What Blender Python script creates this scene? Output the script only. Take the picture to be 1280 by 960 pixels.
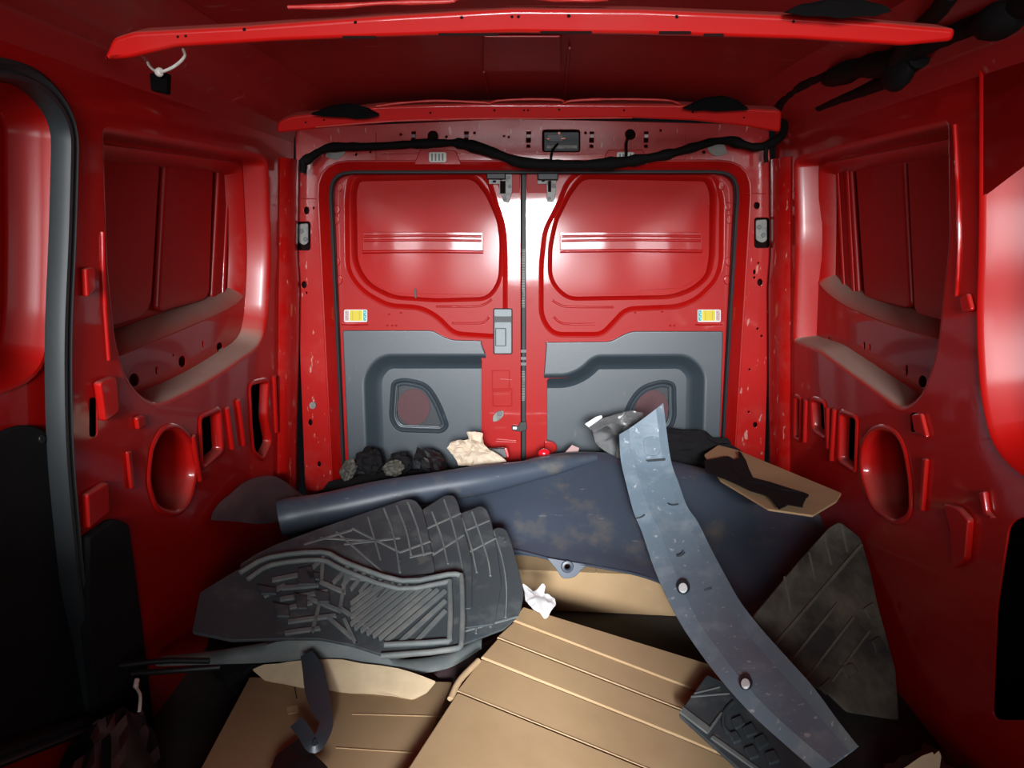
import bpy, bmesh, math, random
from mathutils import Vector, Matrix, noise

# ------------------------------------------------------------------ scene
for o in list(bpy.data.objects): bpy.data.objects.remove(o, do_unlink=True)
SC = bpy.context.scene
COL = SC.collection
ZC = 1.10
PITCH = math.atan(200/960); YAW = math.atan(15/960*math.cos(PITCH)); FPX = 960.0
cam_d = bpy.data.cameras.new('camera'); cam_d.sensor_width = 36.0; cam_d.lens = 36.0*FPX/1280
cam_d.clip_start = 0.02
cam = bpy.data.objects.new('camera', cam_d); COL.objects.link(cam)
cam.location = (0, 0, ZC); cam.rotation_euler = (math.pi/2-PITCH, 0, YAW)
SC.camera = cam
SC.view_settings.view_transform = 'Standard'; SC.view_settings.look = 'None'
SC.view_settings.gamma = 1.0; SC.view_settings.use_curve_mapping = False
SC.view_settings.exposure = 0.0
wd = bpy.data.worlds.new('sky'); SC.world = wd; wd.use_nodes = True
wd.node_tree.nodes['Background'].inputs[0].default_value = (0.75, 0.85, 1.0, 1)
wd.node_tree.nodes['Background'].inputs[1].default_value = 0.004

def area(name, loc, target, sx, sy, power, col=(1, 1, 1)):
    l = bpy.data.lights.new(name, 'AREA'); l.shape = 'RECTANGLE'; l.size = sx; l.size_y = sy
    l.energy = power; l.color = col
    o = bpy.data.objects.new(name, l); COL.objects.link(o); o.location = loc
    o.rotation_euler = (Vector(target)-Vector(loc)).to_track_quat('-Z', 'Y').to_euler()
    return o
# daylight through the cab's windscreen and its two door windows
area('windscreen_daylight', (0.03, -1.30, 1.17), (0.03, 1.7, 0.20), 1.30, 0.58, 17, (0.93, 0.97, 1.0)).data.spread = math.radians(74)
area('sky_beyond_windscreen', (0.03, -3.20, 1.72), (0.03, 1.2, 0.20), 0.80, 0.60, 40, (0.93, 0.97, 1.0)).data.spread = math.radians(46)
area('passenger_window_daylight', (-0.86, -0.45, 1.08), (0.9, 0.9, 0.80), 0.70, 0.40, 1.2, (0.94, 0.97, 1.0))
area('driver_window_daylight', (0.92, -0.45, 1.08), (-0.9, 0.9, 0.80), 0.70, 0.40, 1.2, (0.94, 0.97, 1.0))

# ------------------------------------------------------------------ camera rays (to lay measured outlines on real planes)
RM = Matrix.Rotation(YAW, 3, 'Z') @ Matrix.Rotation(math.pi/2-PITCH, 3, 'X')
CO = Vector((0, 0, ZC))
def ray(px, py): return RM @ Vector(((px-640)/FPX, -(py-480)/FPX, -1))
def at(px, py, z=None, y=None, x=None):
    d = ray(px, py)
    t = (z-ZC)/d.z if z is not None else (y/d.y if y is not None else x/d.x)
    return CO + d*t

class Plane:
    def __init__(s, o, u, v):
        s.o = Vector(o); s.u = Vector(u).normalized(); n = s.u.cross(Vector(v)).normalized()
        s.v = n.cross(s.u).normalized()
        if n.dot(CO-s.o) < 0: n = -n
        s.n = n
    def uv(s, px, py, w=0):
        d = ray(px, py); t = ((s.o+s.n*w)-CO).dot(s.n)/d.dot(s.n)
        q = CO+d*t-s.o
        return (q.dot(s.u), q.dot(s.v))
    def pt(s, u, v, w=0): return s.o+s.u*u+s.v*v+s.n*w
    def px(s, pts, w=0): return [s.uv(p[0], p[1], w) for p in pts]
def plane3(a, b, c): return Plane(a, b-a, c-a)

# ------------------------------------------------------------------ helpers
def mesh_obj(name, verts, faces, mat, parent=None, smooth=True, ang=35, thick=0, bevel=0, offset=-1):
    bm = bmesh.new()
    vs = [bm.verts.new(v) for v in verts]
    for f in faces:
        try: bm.faces.new([vs[i] for i in f])
        except ValueError: pass
    return bm_obj(name, bm, mat, parent, smooth, ang, thick, bevel, offset)

def shell(bm, t):
    """gives an open surface a real thickness"""
    bm.normal_update()
    vs = list(bm.verts); fs = list(bm.faces); be = [e for e in bm.edges if len(e.link_faces) == 1]
    dup = {v: bm.verts.new(v.co-v.normal*t) for v in vs}
    for f in fs: bm.faces.new([dup[v] for v in reversed(f.verts)])
    for e in be:
        l = e.link_loops[0]; a = l.vert; b = l.link_loop_next.vert
        bm.faces.new((b, a, dup[a], dup[b]))
    bm.normal_update()
def bm_obj(name, bm, mat, parent=None, smooth=True, ang=35, thick=0, bevel=0, offset=-1, recalc=True):
    bmesh.ops.remove_doubles(bm, verts=bm.verts, dist=1e-6)
    if recalc: bmesh.ops.recalc_face_normals(bm, faces=bm.faces)
    if thick:
        shell(bm, thick)
    if bevel:
        es = [e for e in bm.edges if len(e.link_faces) == 2 and e.calc_face_angle(0) > 0.6]
        bmesh.ops.bevel(bm, geom=es, offset=bevel, segments=2, profile=0.6, affect='EDGES', clamp_overlap=True)
    a = math.radians(ang)
    for e in bm.edges: e.smooth = (len(e.link_faces) == 2 and e.calc_face_angle(0) < a)
    for f in bm.faces: f.smooth = smooth
    me = bpy.data.meshes.new(name); bm.to_mesh(me); bm.free()
    me.materials.append(mat)
    o = bpy.data.objects.new(name, me); COL.objects.link(o)
    if parent: o.parent = parent
    return o

def empty(name, loc=(0, 0, 0)):
    # children keep world coordinates: the Empty's offset is undone on each child by parent_to
    o = bpy.data.objects.new(name, None); COL.objects.link(o); o.location = loc; o.empty_display_size = 0.05
    return o
def settle(root):
    """children were built in world coordinates: shift them into the root's frame"""
    off = Vector(root.location)
    for ch in root.children:
        if ch.type == 'MESH': ch.matrix_parent_inverse = Matrix.Translation(-off)
def tag(o, label=None, cat=None, group=None, kind=None):
    if label: o['label'] = label
    if cat: o['category'] = cat
    if group: o['group'] = group
    if kind: o['kind'] = kind
    return o

def rp(pts, r=0, n=5):
    """polygon with filleted corners; pts (x,y) or (x,y,r)"""
    out = []; N = len(pts)
    for i, p in enumerate(pts):
        rr_ = p[2] if len(p) > 2 else r
        a = Vector(pts[i-1][:2]); b = Vector(p[:2]); c = Vector(pts[(i+1) % N][:2])
        if rr_ <= 0: out.append(tuple(b)); continue
        da = a-b; dc = c-b
        t = min(rr_, da.length*0.48, dc.length*0.48)
        p0 = b+da.normalized()*t; p1 = b+dc.normalized()*t
        for k in range(n+1):
            s = k/n
            q = p0*(1-s)**2+b*2*s*(1-s)+p1*s*s
            out.append((q.x, q.y))
    return out
def rect(x0, y0, x1, y1, r=0): return rp([(x0, y0), (x1, y0), (x1, y1), (x0, y1)], r)
def circ(x, y, rx, ry=None, n=16):
    ry = ry or rx
    return [(x+rx*math.cos(2*math.pi*k/n), y+ry*math.sin(2*math.pi*k/n)) for k in range(n)]
def cat(pts, n=6, closed=False):
    """Catmull-Rom through points of any dimension"""
    P = [Vector(p) for p in pts]; N = len(P); out = []
    rng = range(N if closed else N-1)
    for i in rng:
        p1 = P[i]; p2 = P[(i+1) % N]
        p0 = P[i-1] if (i > 0 or closed) else p1*2-p2
        p3 = P[(i+2) % N] if (i+2 < N or closed) else p2*2-p1
        for k in range(n):
            t = k/n
            out.append(0.5*((2*p1)+(p2-p0)*t+(2*p0-5*p1+4*p2-p3)*t*t+(3*p1-p0-3*p2+p3)*t**3))
    if not closed: out.append(P[-1])
    return out
def off(poly, d):
    """inset a closed polygon by d (positive = inwards)"""
    P = [Vector(p[:2]) for p in poly]; N = len(P)
    area_ = sum(P[i-1].x*P[i].y-P[i].x*P[i-1].y for i in range(N))
    sg = 1 if area_ > 0 else -1; out = []
    for i in range(N):
        j = 1
        a = P[i]-P[i-1]
        b = P[(i+1) % N]-P[i]
        if a.length < 1e-9: a = P[i]-P[i-2]
        if b.length < 1e-9: b = P[(i+2) % N]-P[i]
        na = Vector((-a.y, a.x)).normalized()*sg; nb = Vector((-b.y, b.x)).normalized()*sg
        m = na+nb
        if m.length < 1e-6: m = na
        m.normalize(); c = max(0.5, m.dot(na))
        q = P[i]+m*(d/c); out.append((q.x, q.y))
    return out

def clip(poly, conv):
    """Sutherland-Hodgman: poly cut to a convex outline"""
    A = sum(conv[i-1][0]*conv[i][1]-conv[i][0]*conv[i-1][1] for i in range(len(conv)))
    C_ = list(conv) if A > 0 else list(conv)[::-1]
    out = [Vector(p[:2]) for p in poly]
    for i in range(len(C_)):
        a = Vector(C_[i-1][:2]); b = Vector(C_[i][:2]); e = b-a
        if e.length < 1e-9: continue
        inp = out; out = []
        sd = lambda p: e.x*(p.y-a.y)-e.y*(p.x-a.x)
        for k in range(len(inp)):
            p = inp[k-1]; q = inp[k]; sp = sd(p); sq = sd(q)
            if sq >= 0:
                if sp < 0: out.append(p+(q-p)*(sp/(sp-sq)))
                out.append(q)
            elif sp >= 0: out.append(p+(q-p)*(sp/(sp-sq)))
    return dedupe([tuple(p) for p in out])
def dedupe(P, d=5e-4):
    o = []
    for p in P:
        if not o or (Vector(p)-Vector(o[-1])).length > d: o.append(p)
    if (Vector(o[0])-Vector(o[-1])).length < d: o.pop()
    return o
def hull(P):
    P = sorted(set((round(p[0], 5), round(p[1], 5)) for p in P))
    def half(Q):
        h = []
        for p in Q:
            while len(h) > 1 and (h[-1][0]-h[-2][0])*(p[1]-h[-2][1])-(h[-1][1]-h[-2][1])*(p[0]-h[-2][0]) <= 0: h.pop()
            h.append(p)
        return h
    a = half(P); b = half(P[::-1]); return a[:-1]+b[:-1]
def shrink(P, d):
    x0 = min(p[0] for p in P); x1 = max(p[0] for p in P); y0 = min(p[1] for p in P); y1 = max(p[1] for p in P)
    cx, cy = (x0+x1)/2, (y0+y1)/2; kx = 1-2*d/(x1-x0); ky = 1-2*d/(y1-y0)
    return [(cx+(p[0]-cx)*kx, cy+(p[1]-cy)*ky) for p in P]
def off_open(P, d):
    P = [Vector(p[:2]) for p in P]; out = []
    for i in range(len(P)):
        t = (P[min(i+1, len(P)-1)]-P[max(i-1, 0)]).normalized()
        out.append(tuple(P[i]+Vector((-t.y, t.x))*d))
    return out
def flange_open(name, pl, path, prof, mat, parent=None):
    rows = [[pl.pt(*p, w) for p in off_open(path, d)] for d, w in prof]
    return loft(name, rows, mat, parent, ang=50)

def weigh(o, n):
    """flat faces keep flat normals, the narrow bevels round off between them"""
    me = o.data; acc = [Vector((0, 0, 0)) for _ in me.vertices]; cap = {}; big = {}
    for p in me.polygons:
        for vi in p.vertices: acc[vi] += p.normal*p.area
        if abs(p.normal.dot(n)) > 0.98:
            for vi in p.vertices:
                if p.area > big.get(vi, 0): cap[vi] = p.normal.copy(); big[vi] = p.area
    me.normals_split_custom_set_from_vertices([cap[i] if i in cap else (a.normalized() if a.length > 1e-12 else Vector((0, 0, 1))) for i, a in enumerate(acc)])
    return o
def sheet(name, pl, outline, holes=(), thick=0.003, bevel=0.001, w=0.0, mat=None, parent=None, uvc=False, res=1, fn=None):
    """plate with holes lying on a plane: front face at height w, body behind it. outline in photo px (traced onto the plane) or uv"""
    def conv(p): return [tuple(q) for q in p] if uvc else pl.px(p, w)
    cu = bpy.data.curves.new('c', 'CURVE'); cu.dimensions = '2D'; cu.fill_mode = 'BOTH'
    for poly in [outline]+list(holes):
        pp = conv(poly); s = cu.splines.new('POLY'); s.points.add(len(pp)-1); s.use_cyclic_u = True
        for q, p in zip(s.points, pp): q.co = (p[0], p[1], 0, 1)
    cu.extrude = max(1e-5, thick/2-bevel); cu.bevel_depth = bevel; cu.bevel_resolution = res; cu.offset = -bevel
    ob = bpy.data.objects.new('c', cu); COL.objects.link(ob)
    dg = bpy.context.evaluated_depsgraph_get(); dg.update()
    me = bpy.data.meshes.new_from_object(ob.evaluated_get(dg))
    bm = bmesh.new(); bm.from_mesh(me)
    bpy.data.objects.remove(ob); bpy.data.curves.remove(cu); bpy.data.meshes.remove(me)
    for v in bm.verts:
        u_, v_, w_ = v.co
        w2 = w-thick/2+w_
        if fn: w2 += fn(u_, v_)
        v.co = pl.pt(u_, v_, w2)
    bm.normal_update()
    if pl.u.cross(pl.v).dot(pl.n) < 0: bmesh.ops.reverse_faces(bm, faces=bm.faces)
    bm.normal_update(); bad = []
    for f in bm.faces:
        d = f.normal.dot(pl.n)
        if abs(d) > 0.98:
            c = f.calc_center_median()-pl.o; h = c.dot(pl.n)-(fn(c.dot(pl.u), c.dot(pl.v)) if fn else 0)
            if (h > w-thick/2) != (d > 0): bad.append(f)
    if bad: bmesh.ops.reverse_faces(bm, faces=bad)
    bm.normal_update()
    return weigh(bm_obj(name, bm, mat, parent, ang=180, recalc=False), pl.n)

def flange(name, pl, outline, prof, mat, parent=None, uvc=False, w0=0, cap=False):
    """loft of successive insets of a closed outline: prof = [(inset, height), ...]"""
    base = [tuple(p) for p in outline] if uvc else pl.px(outline, w0)
    verts = []; faces = []; N = len(base)
    for (ins, w) in prof:
        for p in off(base, ins): verts.append(pl.pt(p[0], p[1], w))
    for k in range(len(prof)-1):
        for i in range(N):
            j = (i+1) % N
            faces.append((k*N+i, k*N+j, (k+1)*N+j, (k+1)*N+i))
    if cap: faces.append(tuple(range((len(prof)-1)*N, len(prof)*N)))
    return mesh_obj(name, verts, faces, mat, parent, ang=50)

def loft(name, rows, mat, parent=None, closed=False, thick=0, bevel=0, ang=40, caps=False):
    n = len(rows[0]); verts = [p for r in rows for p in r]; faces = []
    for k in range(len(rows)-1):
        for i in range(n if closed else n-1):
            j = (i+1) % n
            faces.append((k*n+i, k*n+j, (k+1)*n+j, (k+1)*n+i))
    if caps and closed:
        faces.append(tuple(range(n))); faces.append(tuple(range((len(rows)-1)*n, len(rows)*n)))
    return mesh_obj(name, verts, faces, mat, parent, thick=thick, bevel=bevel, ang=ang)
def surf(name, net, mat, parent=None, nu=5, nv=5, thick=0.003, fn=None, ang=50):
    rows = [cat(r, nu) for r in net]
    cols = [cat([rows[k][i] for k in range(len(rows))], nv) for i in range(len(rows[0]))]
    rws = [[cols[i][k] for i in range(len(cols))] for k in range(len(cols[0]))]
    if fn:
        R, Cn = len(rws), len(rws[0])
        rws = [[fn(p, k/(R-1), i/(Cn-1)) for i, p in enumerate(r)] for k, r in enumerate(rws)]
    return loft(name, rws, mat, parent, thick=thick, ang=ang)

def tube(name, pts, r, mat, parent=None, n=8, sub=5, smooth_path=True, jit=0, sq=1.0, ang=60):
    P = cat(pts, sub) if smooth_path else [Vector(p) for p in pts]
    rows = []; up = Vector((0, 0, 1)); prev = None
    for i, p in enumerate(P):
        t = (P[min(i+1, len(P)-1)]-P[max(i-1, 0)]).normalized()
        if prev is None:
            a = t.cross(up)
            if a.length < 0.05: a = t.cross(Vector((0, 1, 0)))
        else: a = prev-t*prev.dot(t)
        a.normalize(); prev = a; b = t.cross(a)
        s = i/(len(P)-1)
        rr_ = (r(s) if callable(r) else r)*(1+jit*noise.noise(p*40))
        rows.append([p+(a*math.cos(2*math.pi*k/n)+b*math.sin(2*math.pi*k/n)*sq)*rr_ for k in range(n)])
    return loft(name, rows, mat, parent, closed=True, caps=True, ang=ang)

def box(name, x0, y0, z0, x1, y1, z1, mat, parent=None, bevel=0.003):
    bm = bmesh.new(); bmesh.ops.create_cube(bm, size=1)
    for v in bm.verts: v.co = Vector(((x0+x1)/2+v.co.x*(x1-x0), (y0+y1)/2+v.co.y*(y1-y0), (z0+z1)/2+v.co.z*(z1-z0)))
    return bm_obj(name, bm, mat, parent, bevel=bevel)
def slab(name, corners, down, mat, parent=None, bevel=0.002):
    """closed slab: a top polygon and its copy shifted by the vector down"""
    T = [Vector(c) for c in corners]; B = [c+Vector(down) for c in T]; n = len(T)
    f = [tuple(range(n)), tuple(range(2*n-1, n-1, -1))]+[(i, (i+1) % n, n+(i+1) % n, n+i) for i in range(n)]
    return mesh_obj(name, T+B, f, mat, parent, bevel=bevel)
def crumple(name, pl, outline, amp, seed, mat, parent=None, thick=0.0008, freq=14, cuts=4, w=0.0, ridge=True, uvc=False):
    """a crushed sheet: traced outline, triangulated, folded by facet noise"""
    pp = [tuple(q) for q in outline] if uvc else pl.px(outline, w)
    bm = bmesh.new(); vs = [bm.verts.new((p[0], p[1], 0)) for p in pp]
    cx = sum(p[0] for p in pp)/len(pp); cy = sum(p[1] for p in pp)/len(pp)
    c = bm.verts.new((cx, cy, 0))
    for i in range(len(vs)): bm.faces.new((vs[i], vs[(i+1) % len(vs)], c))
    bmesh.ops.subdivide_edges(bm, edges=bm.edges, cuts=cuts, use_grid_fill=True)
    bmesh.ops.triangulate(bm, faces=bm.faces)
    for v in bm.verts:
        q = Vector((v.co.x*freq+seed*7.3, v.co.y*freq+seed*3.1, seed))
        h = 1-abs(noise.noise(q))*2.2 if ridge else noise.noise(q)
        h += 0.5*noise.noise(q*2.7)
        j = noise.noise_vector(q*2)*0.004
        v.co = pl.pt(v.co.x+j.x, v.co.y+j.y, w+h*amp)
    return bm_obj(name, bm, mat, parent, ang=22, thick=thick)
def blob(name, c, s, mat, parent=None, seed=0, amp=0.25, freq=3, rot=(0, 0, 0), sub=3, ang=30):
    bm = bmesh.new(); bmesh.ops.create_icosphere(bm, subdivisions=sub, radius=1)
    from mathutils import Euler
    M = Euler(rot).to_matrix()
    for v in bm.verts:
        d = v.co.normalized(); k = 1+amp*(1-2*abs(noise.noise(d*freq+Vector((seed*5.1, seed, 0)))))
        v.co = Vector(c)+M @ Vector((d.x*k*s[0], d.y*k*s[1], d.z*k*s[2]))
    return bm_obj(name, bm, mat, parent, ang=ang)

# ------------------------------------------------------------------ materials
def mat_new(name):
    m = bpy.data.materials.new(name); m.use_nodes = True
    nt = m.node_tree; b = nt.nodes['Principled BSDF']
    return m, nt, b
def N(nt, t, **kw):
    n = nt.nodes.new(t)
    for k, v in kw.items(): setattr(n, k, v)
    return n
def simple(name, col, rough=0.5, metal=0.0, noise_amt=0.25, scale=40, bump=0.0, spec=0.5, coat=0.0, stretch=None):
    m, nt, b = mat_new(name)
    tc = N(nt, 'ShaderNodeTexCoord'); mp = N(nt, 'ShaderNodeMapping')
    if stretch: mp.inputs['Scale'].default_value = stretch
    nt.links.new(tc.outputs['Object'], mp.inputs[0])
    nz = N(nt, 'ShaderNodeTexNoise'); nz.inputs['Scale'].default_value = scale; nz.inputs['Detail'].default_value = 6
    nt.links.new(mp.outputs[0], nz.inputs['Vector'])
    mx = N(nt, 'ShaderNodeMix', data_type='RGBA')
    nt.links.new(nz.outputs['Fac'], mx.inputs[0])
    a = tuple(c*(1-noise_amt) for c in col); c2 = tuple(min(1, c*(1+noise_amt)) for c in col)
    mx.inputs[6].default_value = (*a, 1); mx.inputs[7].default_value = (*c2, 1)
    nt.links.new(mx.outputs[2], b.inputs['Base Color'])
    b.inputs['Roughness'].default_value = rough; b.inputs['Metallic'].default_value = metal
    b.inputs['Specular IOR Level'].default_value = spec; b.inputs['Coat Weight'].default_value = coat
    if bump:
        bp = N(nt, 'ShaderNodeBump'); bp.inputs['Strength'].default_value = bump; bp.inputs['Distance'].default_value = 0.002
        nt.links.new(nz.outputs['Fac'], bp.inputs['Height']); nt.links.new(bp.outputs[0], b.inputs['Normal'])
    return m
def worn(name, col, dirt, rough=0.4, dscale=5, lo=0.5, hi=0.7, amt=0.8, up=False, scratch=0.0, scol=(0.6, 0.55, 0.5), coat=0.0, crough=0.08, spec=0.5, sscale=(3, 3, 40), bump=0.0, drough=0.75, peel=0.0, slo=0.66):
    """base colour with dirt patches (optionally settled on faces that point up) and scratches"""
    m, nt, b = mat_new(name); L = nt.links.new
    tc = N(nt, 'ShaderNodeTexCoord')
    nz = N(nt, 'ShaderNodeTexNoise'); nz.inputs['Scale'].default_value = dscale; nz.inputs['Detail'].default_value = 8; nz.inputs['Roughness'].default_value = 0.65
    L(tc.outputs['Object'], nz.inputs['Vector'])
    mr = N(nt, 'ShaderNodeMapRange'); mr.inputs[1].default_value = lo; mr.inputs[2].default_value = hi; mr.inputs[4].default_value = amt
    L(nz.outputs['Fac'], mr.inputs[0]); fac = mr.outputs[0]
    if up:
        g = N(nt, 'ShaderNodeNewGeometry'); sx = N(nt, 'ShaderNodeSeparateXYZ'); L(g.outputs['Normal'], sx.inputs[0])
        m2 = N(nt, 'ShaderNodeMapRange'); m2.inputs[1].default_value = 0.35; m2.inputs[2].default_value = 0.9
        L(sx.outputs['Z'], m2.inputs[0])
        ad = N(nt, 'ShaderNodeMath', operation='ADD'); ad.inputs[1].default_value = 0.55; L(nz.outputs['Fac'], ad.inputs[0])
        mu = N(nt, 'ShaderNodeMath', operation='MULTIPLY', use_clamp=True); L(m2.outputs[0], mu.inputs[0]); L(ad.outputs[0], mu.inputs[1])
        mm = N(nt, 'ShaderNodeMath', operation='MULTIPLY'); mm.inputs[1].default_value = up; L(mu.outputs[0], mm.inputs[0])
        mxx = N(nt, 'ShaderNodeMath', operation='MAXIMUM'); L(fac, mxx.inputs[0]); L(mm.outputs[0], mxx.inputs[1]); fac = mxx.outputs[0]
    mx = N(nt, 'ShaderNodeMix', data_type='RGBA'); L(fac, mx.inputs[0])
    mx.inputs[6].default_value = (*col, 1); mx.inputs[7].default_value = (*dirt, 1)
    colout = mx.outputs[2]
    if scratch:
        mp = N(nt, 'ShaderNodeMapping'); mp.inputs['Scale'].default_value = sscale; mp.inputs['Rotation'].default_value = (0.3, 0.5, 0.4)
        L(tc.outputs['Object'], mp.inputs[0])
        n2 = N(nt, 'ShaderNodeTexNoise'); n2.inputs['Scale'].default_value = 4; n2.inputs['Detail'].default_value = 4; L(mp.outputs[0], n2.inputs['Vector'])
        m3 = N(nt, 'ShaderNodeMapRange'); m3.inputs[1].default_value = slo; m3.inputs[2].default_value = slo+0.05; m3.inputs[4].default_value = scratch; L(n2.outputs['Fac'], m3.inputs[0])
        mx2 = N(nt, 'ShaderNodeMix', data_type='RGBA'); L(m3.outputs[0], mx2.inputs[0]); L(colout, mx2.inputs[6]); mx2.inputs[7].default_value = (*scol, 1)
        colout = mx2.outputs[2]
    L(colout, b.inputs['Base Color'])
    r = N(nt, 'ShaderNodeMapRange'); r.inputs[3].default_value = rough; r.inputs[4].default_value = drough; L(fac, r.inputs[0]); L(r.outputs[0], b.inputs['Roughness'])
    b.inputs['Specular IOR Level'].default_value = spec
    if coat:
        inv = N(nt, 'ShaderNodeMath', operation='MULTIPLY_ADD'); inv.inputs[1].default_value = -coat; inv.inputs[2].default_value = coat; inv.use_clamp = True
        L(fac, inv.inputs[0]); L(inv.outputs[0], b.inputs['Coat Weight']); b.inputs['Coat Roughness'].default_value = crough
    if bump or peel:
        n3 = N(nt, 'ShaderNodeTexNoise'); n3.inputs['Scale'].default_value = 18 if peel else 120; L(tc.outputs['Object'], n3.inputs['Vector'])
        bp = N(nt, 'ShaderNodeBump'); bp.inputs['Strength'].default_value = bump or peel; bp.inputs['Distance'].default_value = 0.004
        L(n3.outputs['Fac'], bp.inputs['Height']); L(bp.outputs[0], b.inputs['Normal'])
        if peel: L(bp.outputs[0], b.inputs['Coat Normal'])
    return m

REDC = (0.37, 0.0038, 0.0026)
DUST = (0.30, 0.20, 0.16)
M = {}
M['red'] = worn('red_paint', REDC, (0.30, 0.05, 0.04), 0.42, 3, 0.55, 0.8, 0.25, up=0.85, coat=0.7, crough=0.07, peel=0.06, spec=0.2)
M['red_door'] = worn('red_door_paint', REDC, (0.36, 0.06, 0.05), 0.40, 4, 0.55, 0.8, 0.25, coat=0.9, crough=0.06, peel=0.03, spec=0.2)
M['red_scuffed'] = worn('red_scuffed_paint', REDC, (0.32, 0.07, 0.06), 0.42, 6, 0.5, 0.75, 0.35, up=0.6, scratch=0.5, scol=(0.55, 0.38, 0.32), coat=0.7, crough=0.12, sscale=(16, 16, 5), slo=0.655, spec=0.2)
M['red_dusty'] = worn('red_dusty_paint', REDC, DUST, 0.45, 7, 0.5, 0.8, 0.25, up=0.95, coat=0.3, crough=0.2, spec=0.35)
M['red_roof'] = worn('red_roof_paint', (0.30, 0.003, 0.002), (0.3, 0.03, 0.03), 0.45, 3, 0.5, 0.8, 0.3, coat=0.25, crough=0.2, scratch=0.15, sscale=(2, 9, 9), spec=0.3)
M['sealant'] = simple('red_sealant', (0.40, 0.02, 0.015), 0.45, bump=0.6, scale=60)
M['trim'] = worn('blue_grey_trim', (0.036, 0.049, 0.060), (0.09, 0.10, 0.11), 0.42, 5, 0.6, 0.85, 0.25, scratch=0.25, scol=(0.2, 0.2, 0.2), sscale=(8, 8, 3), slo=0.7, bump=0.03, spec=0.75)
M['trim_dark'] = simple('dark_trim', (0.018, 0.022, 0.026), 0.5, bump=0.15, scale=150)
M['black'] = simple('black_plastic', (0.008, 0.008, 0.009), 0.5)
M['tape'] = simple('black_cloth_tape', (0.003, 0.0025, 0.0025), 0.8, bump=0.6, scale=70, spec=0.2)
M['rubber'] = simple('black_seal_rubber', (0.018, 0.021, 0.023), 0.5, noise_amt=0.1, spec=0.3)
M['foam'] = simple('black_foam', (0.0025, 0.002, 0.002), 0.95, bump=0.5, scale=90, spec=0.1)
M['void'] = simple('hole_shade_and_scuff', (0.010, 0.003, 0.003), 0.9, spec=0.1)  # near-black stands in for shade inside holes; one scuff shares it
M['steel'] = worn('grey_steel', (0.22, 0.21, 0.19), (0.05, 0.045, 0.04), 0.45, 30, 0.5, 0.7, 0.7)
M['mat'] = worn('rubber_mat', (0.048, 0.058, 0.064), (0.18, 0.19, 0.185), 0.55, 11, 0.5, 0.8, 0.55, scratch=0.3, scol=(0.18, 0.17, 0.15), sscale=(5, 5, 5), slo=0.66, spec=0.4, bump=0.1)
M['mat_dusty'] = worn('dusty_rubber_mat', (0.045, 0.044, 0.040), (0.20, 0.185, 0.14), 0.7, 9, 0.38, 0.7, 0.8, spec=0.3, scratch=0.2, scol=(0.25, 0.22, 0.17), sscale=(6, 6, 6))
M['liner'] = worn('blue_black_plastic', (0.050, 0.064, 0.090), (0.19, 0.155, 0.10), 0.42, 6, 0.54, 0.74, 0.6, scratch=0.35, scol=(0.30, 0.31, 0.32), sscale=(3, 12, 12), slo=0.69, spec=0.5)
M['flare'] = worn('grey_blue_plastic', (0.165, 0.222, 0.272), (0.35, 0.40, 0.44), 0.45, 14, 0.5, 0.78, 0.7, scratch=0.6, scol=(0.60, 0.62, 0.63), sscale=(14, 14, 14), slo=0.66, spec=0.4, bump=0.15)
M['card'] = worn('cardboard', (0.43, 0.285, 0.155), (0.33, 0.205, 0.105), 0.8, 4, 0.45, 0.7, 0.6, scratch=0.15, scol=(0.5, 0.38, 0.24), sscale=(4, 4, 4), slo=0.68, spec=0.2)
M['card_edge'] = simple('cardboard_edge', (0.48, 0.33, 0.19), 0.85, noise_amt=0.2, scale=60, spec=0.2)
M['card_pale'] = simple('torn_cardboard', (0.62, 0.47, 0.30), 0.9, noise_amt=0.2, scale=30, bump=0.3, spec=0.2)
M['white'] = simple('white_tissue', (0.85, 0.85, 0.84), 0.8, noise_amt=0.05)
M['paper'] = simple('brown_paper', (0.62, 0.50, 0.38), 0.85, noise_amt=0.15, scale=25)
M['nylon'] = simple('white_nylon', (0.75, 0.70, 0.62), 0.4, noise_amt=0.05)
M['yellow'] = simple('yellow_label', (0.60, 0.48, 0.008), 0.4, noise_amt=0.08)
M['yellow_dark'] = simple('yellow_label_bars', (0.45, 0.36, 0.008), 0.4, noise_amt=0.05)
M['teal'] = simple('teal_label', (0.015, 0.33, 0.29), 0.4, noise_amt=0.1)
M['pale'] = simple('pale_pink_label', (0.50, 0.32, 0.31), 0.4, noise_amt=0.2, scale=300)
M['greybit'] = simple('label_grey', (0.12, 0.12, 0.13), 0.5)
M['handle'] = simple('grey_handle_plastic', (0.21, 0.24, 0.25), 0.5, noise_amt=0.08)
M['grille'] = simple('maroon_speaker_grille', (0.085, 0.030, 0.035), 0.65, bump=0.5, scale=500)
M['clip'] = simple('white_clip', (0.75, 0.76, 0.76), 0.4, noise_amt=0.05)
M['dome'] = simple('white_ribbed_plastic', (0.52, 0.52, 0.46), 0.5, noise_amt=0.3, scale=150)
M['amber'] = simple('amber_connector', (0.75, 0.14, 0.03), 0.3)
M['lens'] = simple('red_lens', (0.75, 0.01, 0.02), 0.15, coat=0.8)
M['maroon'] = worn('dusty_maroon_plastic', (0.05, 0.028, 0.032), (0.12, 0.07, 0.07), 0.6, 8, 0.4, 0.7, 0.6)
M['cloth'] = simple('black_cloth', (0.010, 0.009, 0.010), 0.9, bump=0.4, scale=60, spec=0.15)
M['cabtrim'] = simple('cab_dark_trim', (0.01, 0.01, 0.011), 0.9, spec=0.1)
M['floor'] = worn('floor_rubber', (0.02, 0.018, 0.017), (0.06, 0.045, 0.04), 0.8, 5, 0.45, 0.7, 0.6)
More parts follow.
